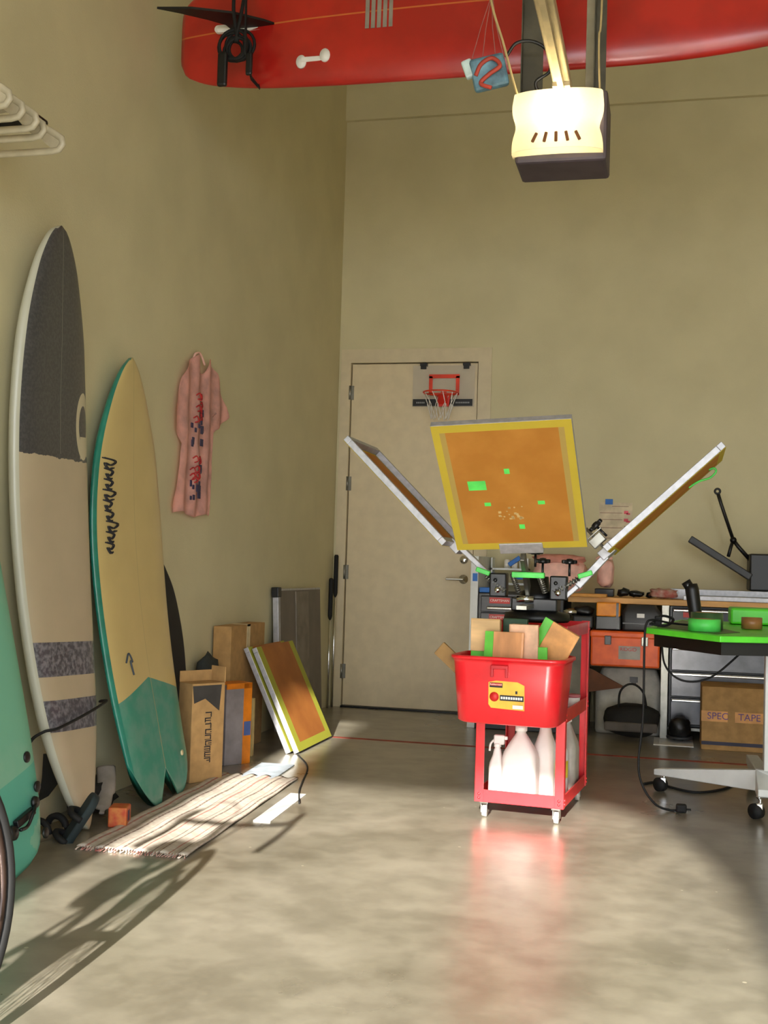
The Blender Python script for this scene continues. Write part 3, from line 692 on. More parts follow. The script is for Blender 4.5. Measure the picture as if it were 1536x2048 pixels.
# clamps gripping the screens
q = B(); q.box(-.085, .085, -.022, .03, -.038, .006, .003, M=frame(C0, U, V, Nn)); obj('screen_clamp', q, m_alu, pr)
q = B(); q.box(-.07, .07, -.04, .02, -.034, .004, .003, M=frame((-.895, 4.93, 1.105), Ul, Vl, Nl)); obj('screen_clamp', q, m_alu, pr)
q = B(); q.box(-.07, .07, -.04, .025, -.036, .006, .003, M=frame((-.228, 4.93, 1.095), Ur, Vr, Nr)); obj('screen_clamp', q, m_alu, pr)
q = B(); MR = frame((-.228, 4.70, 1.095), Ur, Vr, Nr)
q.box(-.02, .03, -.03, .03, -.085, -.045, .003, M=MR); q.cyl((0, 0, -.03), (0, 0, -.13), .006, M=MR); q.box(-.012, .012, -.045, .045, -.095, -.09, .001, M=MR); obj('micro_adjuster', q, m_steel, pr)
def knob(M, s=1):
    b = B(); b.lathe([(0, 0), (.018*s, 0), (.02*s, .012*s), (.012*s, .022*s), (0, .024*s)], 14, M)
    for k in range(3): b.box(-.009*s, .009*s, .0, .034*s, .002, .018*s, .004*s, M=M @ rot(0, 0, 120*k))
    b.cyl((0, 0, 0), (0, 0, -.05*s), .005*s, M=M); return b
obj('knob', knob(frame((-.272, 4.70, 1.195), (.68, 0, .72), (0, 1, 0), (-.72, 0, .68))), m_black, pr)
obj('knob', knob(T(-.50, 4.84, 1.045)), m_black, pr); obj('knob', knob(T(-.395, 4.9, 1.045)), m_black, pr)
obj('knob', knob(T(-.52, 4.74, 1.08)), m_black, pr)
for p, q2 in (((-.74, 4.86, .985), (-.655, 4.84, .925)), ((-.45, 4.84, .925), (-.35, 4.86, .99)), ((-.625, 4.83, 1.0), (-.60, 4.86, .925)), ((-.515, 4.83, 1.0), (-.49, 4.86, .925))):
    q = B(); spring(q, p, q2, .010); q.cyl(p, q2, .006); obj('spring', q, m_steel, pr)
q = B(); q.box(-.605, -.475, 4.66, 4.70, .985, 1.008, .004); obj('green_stop', q, m_green, pr)
q = B(); q.box(-.03, .03, -.012, .012, -.01, .01, .004, M=T(-.745, 4.82, 1.005) @ rot(0, 18)); obj('green_stop', q, m_green, pr)
q = B(); q.box(-.03, .03, -.012, .012, -.01, .01, .004, M=T(-.325, 4.82, 1.005) @ rot(0, -18)); obj('green_stop', q, m_green, pr)
q = B(); q.cyl((HX-.075, HY-.1, .895), (HX-.005, HY-.1, .895), .014); obj('shaft', q, m_chrome, pr)

# ------------------------------------------------------------------ red cart
CM = T(-.565, 4.75, 0) @ rot(0, 0, -5.2)
ct = thing('utility_cart', 'red steel utility cart on casters carrying the printing press and bottles', 'cart', M=CM)
cw, cdp = .178, .57
def tray(z, hgt, name='shelf'):
    b = B(); b.box(-cw, cw, 0, cdp, z, z+.006); 
    b.box(-cw, cw, -.003, .003, z, z+hgt, .001); b.box(-cw, cw, cdp-.003, cdp+.003, z, z+hgt, .001); b.box(-cw-.003, -cw+.003, 0, cdp, z, z+hgt, .001); b.box(cw-.003, cw+.003, 0, cdp, z, z+hgt, .001)
    obj(name, b, m_red, ct)
tray(.068, .05); tray(.405, .055); tray(.742, .05)
for sx in (-1, 1):
    for yy in (0, cdp):
        b = B(); s2 = 1 if yy == 0 else -1
        b.box(sx*cw-sx*.032, sx*cw+sx*.004, yy-s2*.005, yy, .068, .795, .001); b.box(sx*cw, sx*cw+sx*.005, yy-s2*.004, yy+s2*.03, .068, .795, .001)
        for z in (.085, .10, .42, .44, .76): b.lathe([(0, 0), (.006, 0), (.005, .004), (0, .005)], 8, T(sx*(cw-.014), yy-s2*.005, z) @ rot(90 if yy == 0 else -90)); b.lathe([(0, 0), (.006, 0), (.005, .004), (0, .005)], 8, T(sx*(cw+.004), yy+s2*.014, z) @ rot(0, 90*sx))
        obj('post', b, m_red, ct)
        c = B(); cxx, cyy = sx*(cw-.03), yy+s2*.03
        c.cyl((cxx-.009, cyy+.012, .024), (cxx+.009, cyy+.012, .024), .0235, 18); wheel = obj('wheel', c, mat('pale_wheel', '#b9b4aa', .4), ct)
        c = B(); c.box(cxx-.014, cxx-.011, cyy-.012, cyy+.028, .02, .06, .001); c.box(cxx+.011, cxx+.014, cyy-.012, cyy+.028, .02, .06, .001); c.box(cxx-.018, cxx+.018, cyy-.018, cyy+.024, .058, .067, .001); obj('caster_fork', c, m_chrome, ct)
# tub hooked on the cart's front end
tub = thing('storage_tub', 'red plastic tub with yellow label hung on the front of the cart', 'tub', M=CM)
def rrect(hx, hy, r, n=7):
    out = []
    for cx, cy, a0 in ((hx-r, hy-r, 0), (-hx+r, hy-r, 90), (-hx+r, -hy+r, 180), (hx-r, -hy+r, 270)):
        for k in range(n): a = math.radians(a0+90*k/(n-1)); out.append((cx+r*math.cos(a), cy+r*math.sin(a)))
    return out
def loft(b, secs, cap0=True, cap1=False, cx=0, cy=0, M=None):
    """secs: (hx, hy, r, z)"""
    t = bmesh.new(); rings = []
    for hx, hy, r, z in secs: rings.append([t.verts.new((cx+x, cy+y, z)) for x, y in rrect(hx, hy, r)])
    for A, C in zip(rings, rings[1:]):
        n = len(A)
        for k in range(n): f = t.faces.new((A[k], A[(k+1) % n], C[(k+1) % n], C[k])); f.smooth = True
    if cap0: t.faces.new(rings[0][::-1])
    if cap1: t.faces.new(rings[-1])
    bmesh.ops.recalc_face_normals(t, faces=t.faces[:]); return b._add(t, M)
b = B(); ty = -.155
loft(b, [(.185, .118, .05, .422), (.198, .13, .055, .43), (.212, .143, .06, .60), (.216, .146, .06, .655), (.222, .15, .06, .668), (.228, .15, .06, .668), (.228, .15, .06, .680), (.215, .142, .056, .682), (.212, .139, .055, .66), (.207, .135, .055, .60), (.192, .122, .05, .437), (.18, .11, .05, .43)], cap0=True, cap1=True, cx=0, cy=ty)
obj('tub_body', b, m_tub, tub)
b = B(); b.box(-.055, .012, ty-.160, ty-.143, .636, .652, .003); b.box(-.055, -.045, ty-.160, ty-.142, .605, .64, .002); b.box(.002, .012, ty-.160, ty-.142, .605, .64, .002); obj('handle', b, mat('deep_red_plastic', '#c01722', .35), tub)
LM = T(.02, ty-.1390, .53) @ rot(4.4) @ T(0, 0, -.53)
b = B(); b.prism([(-.085, .585), (-.055, .592), (.028, .590), (.055, .578), (.055, .482), (-.075, .487), (-.085, .50)], 0, .0015, 'y', M=LM); lab = obj('label', b, m_sticker, tub)
b = B(); b.box(-.08, -.03, -.002, 0, .566, .584, M=LM); b.box(-.04, .052, -.002, 0, .517, .538, M=LM); b.box(.02, .028, -.002, 0, .545, .556, M=LM); obj('label_bars', b, m_ink, lab)
b = B(); b.box(-.078, -.032, -.003, 0, .573, .583, M=LM); b.lathe([(0, 0), (.018, 0), (.018, .003), (0, .003)], 18, LM @ T(-.062, 0, .53) @ rot(90)); obj('label_red', b, mat('label_red_ink', '#c8201c', .5), lab)
b = B(); text(b, 'Rubbermaid', .0095, LM @ T(-.055, -.0036, .578) @ FRONT, .0003); [b.box(-.036+.0095*k, -.029+.0095*k, -.0028, -.0019, .523, .5325, M=LM) for k in range(9)]; obj('label_text', b, m_white, lab)
b = B(); b.box(.01, .05, -.0025, 0, .488, .502, M=LM); obj('label_patch', b, m_white, lab)

# squeegees and wood in the tub
def squeegee(label, M, m=m_wood, w_=.115, h=.28, th=.034, green='l', bh=None):
    r = thing('squeegee', label, 'squeegee', M=M, group='wooden squeegees in the red tub')
    b = B(); s = -1 if green == 'l' else 1
    b.prism([(-s*w_/2, -.014), (-s*(w_/2-.008), .017), (s*.02, .012), (s*w_/2, .010), (s*w_/2, -.010), (s*.02, -.012), (-s*(w_/2-.008), -.017)], 0, h, 'z', bev=.002)
    obj('wood_handle', b, m, r)
    b = B(); x0, x1 = (s*w_/2, s*(w_/2+.036)); b.box(min(x0, x1), max(x0, x1), -.005, .005, 0, bh or h, .001); obj('rubber_blade', b, m_greenblade, r)
    return r
def cartM(x, y, z, rx=0, ry=0, rz=0): return CM @ T(x, y, z) @ rot(rx, ry, rz)
squeegee('front squeegee with lime blade on its left, standing upright in the tub', cartM(-.01, -.24, .44, -6, 0, -4), m_wood2, .125, .335)
squeegee('pale squeegee block at the left rear of the tub', cartM(-.175, -.15, .755, 0, 90, 0), m_wood, .13, .118, green='r')
squeegee('pale pink-stained squeegee just behind the front one, small green blade to its right', cartM(.045, -.17, .44, 2, 0, -3), mat('pinkish_maple', '#dcb08e', .5, var=.1, scale=14), .115, .365, green='r', bh=.28)
squeegee('tilted squeegee with bright green blade at the right of the tub', cartM(.075, -.10, .56, 0, 0, 0) @ rot(0, 28, 0), mat('orange_maple', '#d79a5a', .5, var=.12, scale=12), .12, .26, green='l')
r = thing('squeegee', 'dark green squeegee at the back of the tub behind the pale one', 'squeegee', M=CM @ T(-.02, -.045, .45), group='wooden squeegees in the red tub')
obj('wood_handle', B().box(-.05, .05, -.014, .014, 0, .37, .004), mat('dark_green_paint', '#2c4a30', .5), r); obj('rubber_blade', B().box(.05, .085, -.005, .005, 0, .30, .001), m_greenblade, r)
b = B(); b.box(-.03, .03, -.008, .008, 0, .2, .003, M=cartM(-.14, -.2, .57, 0, -50, 0)); tag(obj('wood_scrap', b, mat('brown_scrap_wood', '#8a6a3c', .7)), 'brown wood offcut poking out over the left rim of the tub', 'wood')

# bottles on the bottom shelf
def bottle(label, M, rx, ry, h, neck=.016, m=m_white, cap=m_white, group='bottles on the cart shelf', ribbed=False, name='bottle', cat='bottle'):
    r = thing(name, label, cat, M=M, group=group); b = B(); nr = neck
    loft(b, [(rx*.9, ry*.9, min(rx, ry)*.4, 0), (rx, ry, min(rx, ry)*.45, .01), (rx, ry, min(rx, ry)*.5, h*.55), (rx*.93, ry*.93, min(rx, ry)*.6, h*.64), (rx*.6, ry*.6, min(rx, ry)*.5, h*.78), (nr*1.2, nr*1.2, nr*1.0, h*.88), (nr, nr, nr*.98, h*.9), (nr, nr, nr*.98, h*.95)], cap1=True)
    obj('bottle_body', b, m, r); b = B(); b.lathe([(0, h*.93), (nr*1.25, h*.93), (nr*1.25, h), (0, h)], 16); obj('cap', b, cap, r); return r
bottle('large white jug in the centre of the cart bottom shelf', cartM(-.015, .09, .0745), .072, .055, .30, .02, name='jug', cat='jug')
jr = bottle('narrower white jug behind the large one, right of it', cartM(.065, .20, .0745), .045, .05, .33, .018, name='jug', cat='jug')
# spray bottle
sb = bottle('white trigger spray bottle at the left of the cart bottom shelf', cartM(-.115, .10, .0745), .032, .028, .22, .012, name='spray_bottle', cat='spray bottle')
b = B(); b.box(-.016, .03, -.012, .012, .215, .255, .006); b.tube(wav([(-.012, 0, .235), (-.03, 0, .215), (-.034, 0, .185)]), .005, 6); b.box(.028, .042, -.007, .007, .235, .25, .003); obj('trigger', b, m_white, sb)
cn = thing('can', 'grey can with yellow label on the right of the cart bottom shelf', 'can', M=cartM(.12, .23, .0745))
obj('can_body', B().lathe([(0, 0), (.035, 0), (.036, .004), (.036, .19), (.03, .2), (.018, .215), (.018, .235), (0, .235)], 22), m_whitem, cn); obj('label', B().lathe([(.0365, .08), (.037, .08), (.037, .15), (.0365, .15)], 22), mat('lemon_label', '#d9cf3a', .5), cn)
bottle('tall grey-white jerrycan at the back right of the cart bottom shelf', cartM(.115, .42, .0745), .05, .07, .31, .018, m=mat('translucent_grey', '#a9a59c', .45), name='jug', cat='jug')
cp = thing('cup', 'small white tub with pink rim on the cart middle shelf', 'cup', M=cartM(.14, .40, .4115)); obj('cup_body', B().lathe([(0, 0), (.028, 0), (.034, .06), (.031, .06), (.026, .004), (0, .004)], 20), m_white, cp); obj('lid', B().lathe([(0, .06), (.036, .06), (.036, .072), (0, .072)], 20), mat('pink_lid', '#b86a70', .5), cp)

# ------------------------------------------------------------------ left wall clutter
# two screens leaning
def lean_screen(label, x0, y0, W, H, ang, m):
    a = math.radians(ang); V_ = Vector((-math.sin(a), 0, math.cos(a))); U2 = Vector((0, 1, 0)); N2 = U2.cross(V_)
    return screen(label, frame((x0, y0+W/2, .012), U2, V_, N2), W=W, L=H, mesh=m)
s1 = lean_screen('amber screen with green border leaning nearest, white frame edge facing the camera', -1.875, 5.94, .62, .60, 25.5, m_mesh2)
s2 = lean_screen('screen leaning directly behind the nearest leaning screen, only its silver edge showing', -1.915, 5.92, .60, .60, 25.5, m_mesh2)
# grey panel on left wall
gp_ = thing('vent_panel', 'grey ribbed panel with silver edge and black corner leaning on the left wall', 'panel', M=frame((-2.24, 6.66, .0), (0, 1, -.012), Vector((-.055, 0, 1)).cross(Vector((0, 1, 0))), (-.055, 0, 1)))
b = B(); b.box(.03, .88, -.012, .012, .0, .84, .002); obj('panel_sheet', b, mat('warm_grey_sheet', '#6e655c', .6, var=.06, scale=5), gp_)
for x0, x1 in ((.36, .40), (.62, .66)): pass
b = B(); b.box(.34, .60, .0, .018, .0, .83, .002); obj('panel_rib', b, mat('lighter_grey_sheet', '#7c7368', .6), gp_)
b = B(); b.box(.34, .60, -.018, .0, .0, .83, .002); obj('panel_rib', b, mat('lighter_grey_sheet', '#7c7368', .6), gp_)
b = B(); b.box(-.01, .032, -.018, .018, .0, .80, .003); b.box(.03, .88, -.014, .014, .838, .85, .002); obj('edge_strip', b, m_alu, gp_)
b = B(); b.box(-.02, .045, -.022, .022, .80, .86, .004); obj('corner_cap', b, m_black, gp_)
# cartons
def carton(label, x0, x1, y0, y1, h, rz=0, m=m_card, tilt=0, flaps=True, name='cardboard_box', ry=0):
    cx, cy = (x0+x1)/2, (y0+y1)/2
    r = thing(name, label, 'box', M=T(cx, cy, 0) @ rot(tilt, ry, rz)); a, c = (x1-x0)/2, (y1-y0)/2
    b = B(); b.box(-a, a, -c, c, 0, h, .003); obj('box_body', b, m, r); return r, a, c
c1_, a, c = carton('tall narrow cardboard carton with open flap and black lettering, beside the black board', -2.14, -2.03, 5.00, 5.18, .45, -33, m_card2)
b = B(); b.box(-a, -a+.003, -c, c, .45, .50, .001); b.box(-a, a, c-.003, c+.002, .45, .52, .001); obj('flap', b, m_card2, c1_)
b = B(); b.prism([(-c+.0, .44), (c-.02, .44), (c-.03, .32), (-.02, .38), (-c+.01, .36)], a+.0005, a+.0015, 'x'); obj('dark_panel', b, mat('dark_print', '#3c3a38', .7), c1_)
b = B(); rd = random.Random(12)
for k in range(9):      # worn unreadable block lettering running down the face
    z = .315-.026*k; y0 = -.015+rd.uniform(-.004, .004)
    b.box(a, a+.0015, y0, y0+.034, z-.002, z+.003); b.box(a, a+.0015, y0+rd.choice((0, .014, .028)), y0+rd.choice((.018, .034)) if False else y0+.034, z-.012, z-.008); b.box(a, a+.0015, y0+rd.choice((0, .028)), y0+rd.choice((.006, .034)) if False else y0+.034, z-.02, z-.017)
    b.box(a, a+.0015, y0+(0 if k % 2 else .030), y0+(.005 if k % 2 else .034), z-.018, z+.002)
obj('lettering', b, m_ink, c1_)
c2b, a, c = carton('grey printed box with orange border and small blue square, behind the open carton', -2.17, -2.06, 5.48, 5.64, .40, -30, mat('grey_lilac_print', '#877f80', .6))
b = B(); b.box(a-.01, a+.002, c-.05, c+.002, .0, .402, .001); b.box(-a, a+.002, -c, c+.002, .375, .403, .001); obj('orange_border', b, mat('orange_print', '#d97a12', .55), c2b)
b = B(); b.box(a+.002, a+.003, c-.045, c-.002, .14, .21); obj('blue_square', b, mat('blue_print', '#4a5f95', .6), c2b)
c3b, a, c = carton('large cardboard box with white tape strip behind the leaning screens', -2.30, -2.20, 5.74, 6.26, .67, 0, m_card, ry=0)
b = B(); b.box(-a, a+.002, -.03, .02, .66, .6715, .0005); b.box(a, a+.002, -.03, .02, .5, .6715, .0005); obj('tape_strip', b, mat('cream_tape', '#d8c59a', .5), c3b)
b = B(); b.box(-2.14, -2.08, 5.78, 5.81, 0, .30, .003); tag(obj('foam_strip', b, mat('beige_foam', '#b59c64', .8)), 'narrow beige strip of board standing beside the orange-edged box', 'strip')
bb_ = B(); bb_.blob((-2.255, 5.56, .29), (.05, .13, .29), 3, .08, 2.2); bag = obj('bag', bb_, mat('dark_green_grey_nylon', '#2c302e', .8, bump=.3)); tag(bag, 'dark soft bag slumped against the wall left of the big cardboard box', 'bag')
# poles near the door
for px_, py_, z0, z1, zt_, lbl in ((-2.272, 7.93, .0, .80, 1.07, 'telescopic pole with black grip standing nearest the door frame'), (-2.285, 7.86, .0, .64, .905, 'shorter telescopic pole with black grip beside the door, left of the taller pole')):
    r = thing('telescopic_pole', lbl, 'pole', (px_, py_, 0), group='poles in the corner by the door')
    obj('tube', B().cyl((px_, py_, 0), (px_, py_, z1), .008, 10), m_chrome, r); obj('grip', B().tube([(px_, py_, z1-.02), (px_, py_, z1), (px_, py_, zt_-.01), (px_, py_, zt_)], [.011, .016, .016, .01], 12), m_rubber, r)
# striped mat bundle along the wall (stack of long painted battens)
rug = thing('rug', 'pale striped woven rug lying along the left wall beside the surfboard tails', 'rug', M=T(-1.785, 3.77, 0) @ rot(0, 0, 2))
def sline(c0, w_): return lambda x, y, z, n: ((x+(n(3)-.5)*.012-c0).fn('ABSOLUTE') < w_)
m_rug = layered('striped_weave', ('#b5a99c', '#c6bcae', 30), [(sline(-.17+.034*k, .002 if k % 2 else .0035), ('#6a5a50' if k % 3 else '#a86a5e', '#9a8478', 60)) for k in range(11)], rough=.95, coat=0)
def rugf(i, j): return (-.205+.41*i-.03*j*i, 1.5*j, .010+.004*math.sin(i*PI*11)+.002*math.sin(j*23))
b = B(); b.grid(rugf, 88, 60); t = b.bm; bmesh.ops.solidify(t, geom=t.faces[:], thickness=.008); obj('weave', b, m_rug, rug)
b = B(); rd = random.Random(2)
for k in range(40): x = -.2+.4*k/39; b.tube([(x, .005, .008), (x+rd.uniform(-.004, .004), -.012, .006), (x+rd.uniform(-.008, .008), -.028, .003)], .0022, 4)
f_ = obj('fringe', b, mat('cream_fringe', '#d2c4b4', .9, alt='#b06058', scale=40), rug); f_['kind'] = 'stuff'
tag(obj('paper_sheet', B().box(-.085, .085, -.25, .25, 0, .006, .001, M=T(-1.86, 5.36, .0) @ rot(0, 0, 4)), mat('pale_blue_white_card', '#aeb9c4', .6)), 'pale bluish white card lying on the floor near the leaning screens', 'card')
tag(obj('paper_sheet', B().box(-.035, .035, -.28, .28, 0, .005, .001, M=T(-1.54, 4.66, .0) @ rot(0, 0, 3)), m_white), 'long white strip lying on the floor to the right of the striped rug', 'card')
# floor clutter by tails
def shoe(label, M, m, sole):
    r = thing('sandal', label, 'sandal', M=M); b = B(); loft(b, [(.042, .125, .04, 0), (.045, .13, .043, .02), (.043, .127, .04, .028)], cap1=True); obj('sole', b, sole, r)
    b = B(); b.torus((0, .035, .02), .043, .013, 'y', 14, 6, a0=0, a1=PI, M=None); b.torus((0, -.06, .02), .043, .012, 'y', 14, 6, a0=0, a1=PI); obj('strap', b, m, r); return r
shoe('black sandal with pale sole lying between the mint and beige board tails', T(-2.17, 3.90, 0) @ rot(0, 0, -10), m_rubber, mat('tan_sole', '#6d6048', .8))
shoe('dark sandal tipped against the tail of the beige longboard', T(-2.03, 3.86, .05) @ rot(60, 10, -60), m_rubber, mat('dark_teal_sole', '#1e2a2c', .8))
shoe('brown sandal close to the mint board tail', T(-2.20, 3.62, 0) @ rot(0, 0, 20), mat('dark_brown_strap', '#2c221c', .8), mat('tan_sole', '#6d6048', .8))
b = B(); b.blob((-2.22, 4.30, .07), (.07, .16, .075), 4, .2, 2.5); tag(obj('bag', b, mat('black_nylon', '#15130f', .8, bump=.2)), 'low black bag on the floor behind the red can, left of the swallow tail', 'bag')
b = B(); b.tube(wav([(-2.10, 4.16, .03), (-2.13, 4.24, .07), (-2.16, 4.31, .12), (-2.19, 4.36, .17)]), [.01]*3+[.03]*8+[.038]*14, 10, flat=.35); tag(obj('cloth_roll', b, mat('pale_grey_cloth', '#8b8278', .9, bump=.2)), 'pale grey folded cloth lying along the black bag on the floor', 'cloth')
cn = thing('small_box', 'small red-orange printed box on the floor beside the beige longboard tail', 'box', M=T(-2.01, 4.13, 0) @ rot(0, 0, 15)); obj('box_body', B().box(-.035, .035, -.045, .045, 0, .075, .006), mat('red_orange_print', '#b93a22', .6, alt='#c87838', scale=30), cn); obj('label_patch', B().box(.0352, .036, -.02, .015, .02, .06), mat('purple_print', '#4a3550', .6), cn)
b = B(); b.tube(wav([(-1.88, 5.93, .004), (-1.72, 5.6, .004), (-1.62, 5.2, .004), (-1.57, 5.0, .004), (-1.49, 4.75, .005)]), .004, 6); tag(obj('cord', b, m_rubber), 'thin black cord on the floor trailing from the leaning screens', 'cord')

# ------------------------------------------------------------------ bench and back wall things
m_bench = mat('raw_plywood_edge', '#dca865', .6, var=.12, scale=8, stretch=(.3, 1, 1))
bn = thing('workbench', 'long plywood-topped workbench along the back wall with steel posts', 'workbench', (.8, 7.7, 0))
obj('bench_top', B().box(-.60, 2.6, 7.38, 7.98, .815, .85, .003), m_bench, bn)
for xx in (-.005, 1.2, 2.5):
    obj('leg', B().box(xx-.022, xx+.022, 7.40, 7.44, 0, .815, .002), m_steel, bn); obj('leg', B().box(xx-.022, xx+.022, 7.92, 7.96, 0, .815, .002), m_steel, bn)
obj('lower_shelf', B().box(-.46, .0, 7.46, 7.98, .415, .43, .002), mat('brown_shelf', '#6a4a2c', .7), bn)
obj('lower_shelf', B().box(.02, 1.2, 7.44, 7.98, .05, .07, .002), m_steel, bn)
# black chest with red labels, left
tc = thing('tool_chest', 'black tool chest with red drawer labels and silver handles, behind the press', 'tool chest', (-.82, 7.55, 0))
obj('chest_body', B().box(-1.16, -.62, 7.33, 7.90, .0, .855, .006), m_black, tc)
for z0, z1 in ((.735, .835), (.615, .73), (.46, .59), (.30, .45), (.06, .29)):
    dw = obj('drawer', B().box(-1.14, -.64, 7.315, 7.332, z0, z1, .004), m_blackm, tc)
    obj('drawer_handle', B().box(-1.10, -.68, 7.295, 7.318, z0+.015, z0+.035, .006), m_chrome, dw)
    if z0 > .5:
        obj('drawer_label', B().box(-1.085, -.955, 7.312, 7.316, z1-.045, z1-.008), mat('red_label', '#c03028', .5), dw); b = B(); text(b, 'CRAFTSMAN', .021, T(-1.02, 7.311, z1-.027) @ FRONT, .0003); obj('label_text', b, m_white, dw)
# second part: chest end at right with round knob
t2c = thing('power_tool', 'black power tool with silver barrel under the bench left end', 'power tool', (-.52, 7.3, .70)); obj('tool_body', B().blob((-.50, 7.36, .765), (.075, .06, .035), 2, .08, 2), m_black, t2c); obj('barrel', B().cyl((-.62, 7.33, .755), (-.54, 7.33, .755), .022), m_chrome, t2c)
obj('tool_foot', B().box(-.56, -.44, 7.30, 7.42, .66, .735, .01), m_grey, t2c)
tag(obj('crate', B().box(-.615, -.475, 7.34, 7.8, .0, .66, .006), mat('dull_grey_crate', '#7b766a', .7)), 'grey crate standing between the tool chest and the orange toolbox', 'crate')
# white upright panel with blue tape
wp = thing('white_shelf_panel', 'narrow white upright panel just right of the door carrying blue tape bits', 'panel', (-1.19, 7.6, 0)); obj('panel', B().box(-1.215, -1.165, 7.35, 7.97, 0, 1.085, .003), m_whitem, wp)
for (xx, zz, w_, h_) in ((-1.17, 1.035, .03, .03), (-1.185, .95, .03, .05)): obj('blue_tape', B().box(xx-w_/2, xx+w_/2, 7.34, 7.349, zz-h_/2, zz+h_/2), m_blue, wp)
def ring(label, c, R, r, h, m, axis='z', core=None, group=None):
    b = B(); M = T(*c) if axis == 'z' else T(*c) @ rot(90)
    b.lathe([(r, 0), (R, 0), (R, h), (r, h), (r, 0)], 28, M); o = thing('tape_roll', label, 'tape roll', c, group=group); obj('tape', b, m, o)
    obj('core', B().lathe([(r-.004, 0), (r, 0), (r, h+.0005), (r-.004, h+.0005), (r-.004, 0)], 28, M), core or m_card, o); return o
tag(obj('blue_packet', B().box(-1.155, -.99, 7.34, 7.46, .856, .888, .005), m_blue), 'flat blue packet lying on the front of the tool chest top', 'packet')
st = thing('tool_rack', 'white rack with bottles and blue clamps above the tool chest', 'rack', (-1.0, 7.75, .856))
obj('rack_body', B().box(-1.15, -.90, 7.78, 7.90, .90, .915).box(-1.15, -.90, 7.78, 7.90, 1.0, 1.012).box(-1.15, -1.14, 7.78, 7.9, .856, 1.08).box(-.91, -.90, 7.78, 7.9, .856, 1.08), m_whitem, st)
for xx, zz, a_ in ((-1.10, .96, 10), (-.99, 1.06, -35), (-.95, .955, 0)): obj('clamp', B().box(-.045, .045, -.012, .012, -.015, .015, .004, M=T(xx, 7.76, zz) @ rot(0, a_)), m_blue, st)
for xx in (-1.05, -1.0, -.95): obj('jar', B().lathe([(0, 0), (.02, 0), (.02, .05), (.012, .06), (0, .06)], 14, T(xx, 7.85, 1.012)), m_white, st)
# pink cloth
b = B(); b.blob((-.68, 7.66, .975), (.20, .16, .13), 5, .10, 2.2); tag(obj('cloth_bundle', b, m_pink), 'large heap of pink cloth on the bench behind the press', 'cloth bundle')
b = B(); b.blob((-.68, 7.64, 1.075), (.19, .12, .045), 8, .14, 3); tag(obj('folded_cloth', b, mat('brownish_pink_cotton', '#cc8a7c', .9, bump=.2)), 'rust pink cloth spread over the top of the large pink heap', 'cloth')
b = B(); b.blob((-.385, 7.66, 1.0), (.062, .09, .11), 11, .1, 2.5); b.tube(wav([(-.44, 7.6, 1.09), (-.40, 7.575, 1.105), (-.345, 7.6, 1.095)]), .012, 8); tag(obj('cloth_roll', b, m_pink), 'small upright roll of pink cloth at the right of the pink heap', 'cloth')
tag(obj('plinth_box', B().box(-.45, -.33, 7.6, 7.75, .8505, .90, .004), m_blackm), 'dark block under the small pink cloth roll on the bench', 'block')
tag(obj('wooden_board', B().box(-.66, -.36, 7.30, 7.42, .851, .871, .003), mat('orange_wood', '#cc8f3e', .6)), 'short orange wooden board lying on the bench end below the pink heap', 'board')
# papers on the wall
pp = thing('wall_note', 'sheet of ruled paper with pink marks held by blue tape on the back wall', 'note', (-.35, 7.99, 1.22))
obj('paper', B().box(-.455, -.235, 7.994, 7.998, 1.20, 1.475), mat('cream_paper', '#cdbfa2', .7), pp)
b = B()
for z in (1.45, 1.405, 1.36, 1.305, 1.235): b.box(-.45 if z < 1.44 else -.37, -.30 if z < 1.44 else -.26, 7.9925, 7.994, z-.0015, z+.0015)
obj('ruled_lines', b, mat('brown_ink', '#7a5048', .7), pp)
b = B()
for z in (1.412, 1.36): b.box(-.29, -.262, 7.992, 7.994, z-.012, z+.008); b.box(-.275, -.25, 7.992, 7.994, z-.018, z-.006)
obj('pink_marks', b, mat('pink_marker', '#e06070', .7), pp)
obj('dark_mark', B().box(-.285, -.268, 7.992, 7.994, 1.30, 1.318), m_ink, pp)
obj('blue_tape', B().box(-.415, -.365, 7.99, 7.993, 1.462, 1.498), m_blue, pp)
# under-bench things
ob = thing('toolbox', 'orange-red plastic toolbox with silver latches on the shelf under the bench', 'toolbox', (-.23, 7.4, .43))
obj('box_body', B().box(-.45, -.035, 7.30, 7.60, .432, .62, .012), m_orange, ob); obj('lid', B().box(-.455, -.03, 7.295, 7.605, .605, .65, .012), m_orange, ob)
for xx in (-.345, -.125): obj('latch', B().box(xx-.02, xx+.02, 7.288, 7.30, .565, .62, .003), m_steel if xx > -.2 else m_black, ob)
obj('label', B().box(-.28, -.15, 7.296, 7.30, .48, .56), mat('silver_red_label', '#a8a29a', .5), ob); b = B(); text(b, 'RIDGID', .03, T(-.222, 7.2945, .54) @ FRONT, .0003); obj('label_text', b, mat('label_red_ink', '#c8201c', .5), ob)
oc = thing('tool_case', 'orange and black case on top of the orange toolbox, left one', 'case', (-.34, 7.4, .65))
obj('case_body', B().box(-.425, -.27, 7.32, 7.5, .652, .74, .008), m_black, oc); obj('case_front', B().box(-.42, -.275, 7.315, 7.5, .735, .822, .008), m_orange2, oc); obj('strap', B().box(-.30, -.285, 7.31, 7.316, .66, .82), m_black, oc); obj('handle', B().torus((-.345, 7.4, .80), .05, .008, 'y', 16, 6, a0=0, a1=PI, M=None), m_black, oc) if False else None
gc = thing('tool_case', 'dark grey hard case with small white label, right of the orange and black case', 'case', (-.15, 7.4, .65))
b = B(); loft(b, [(.11, .09, .02, .652), (.118, .095, .025, .665), (.118, .095, .025, .76), (.09, .08, .03, .808), (.085, .075, .03, .812)], cap1=True, cx=-.148, cy=7.42); obj('case_body', b, m_grey, gc)
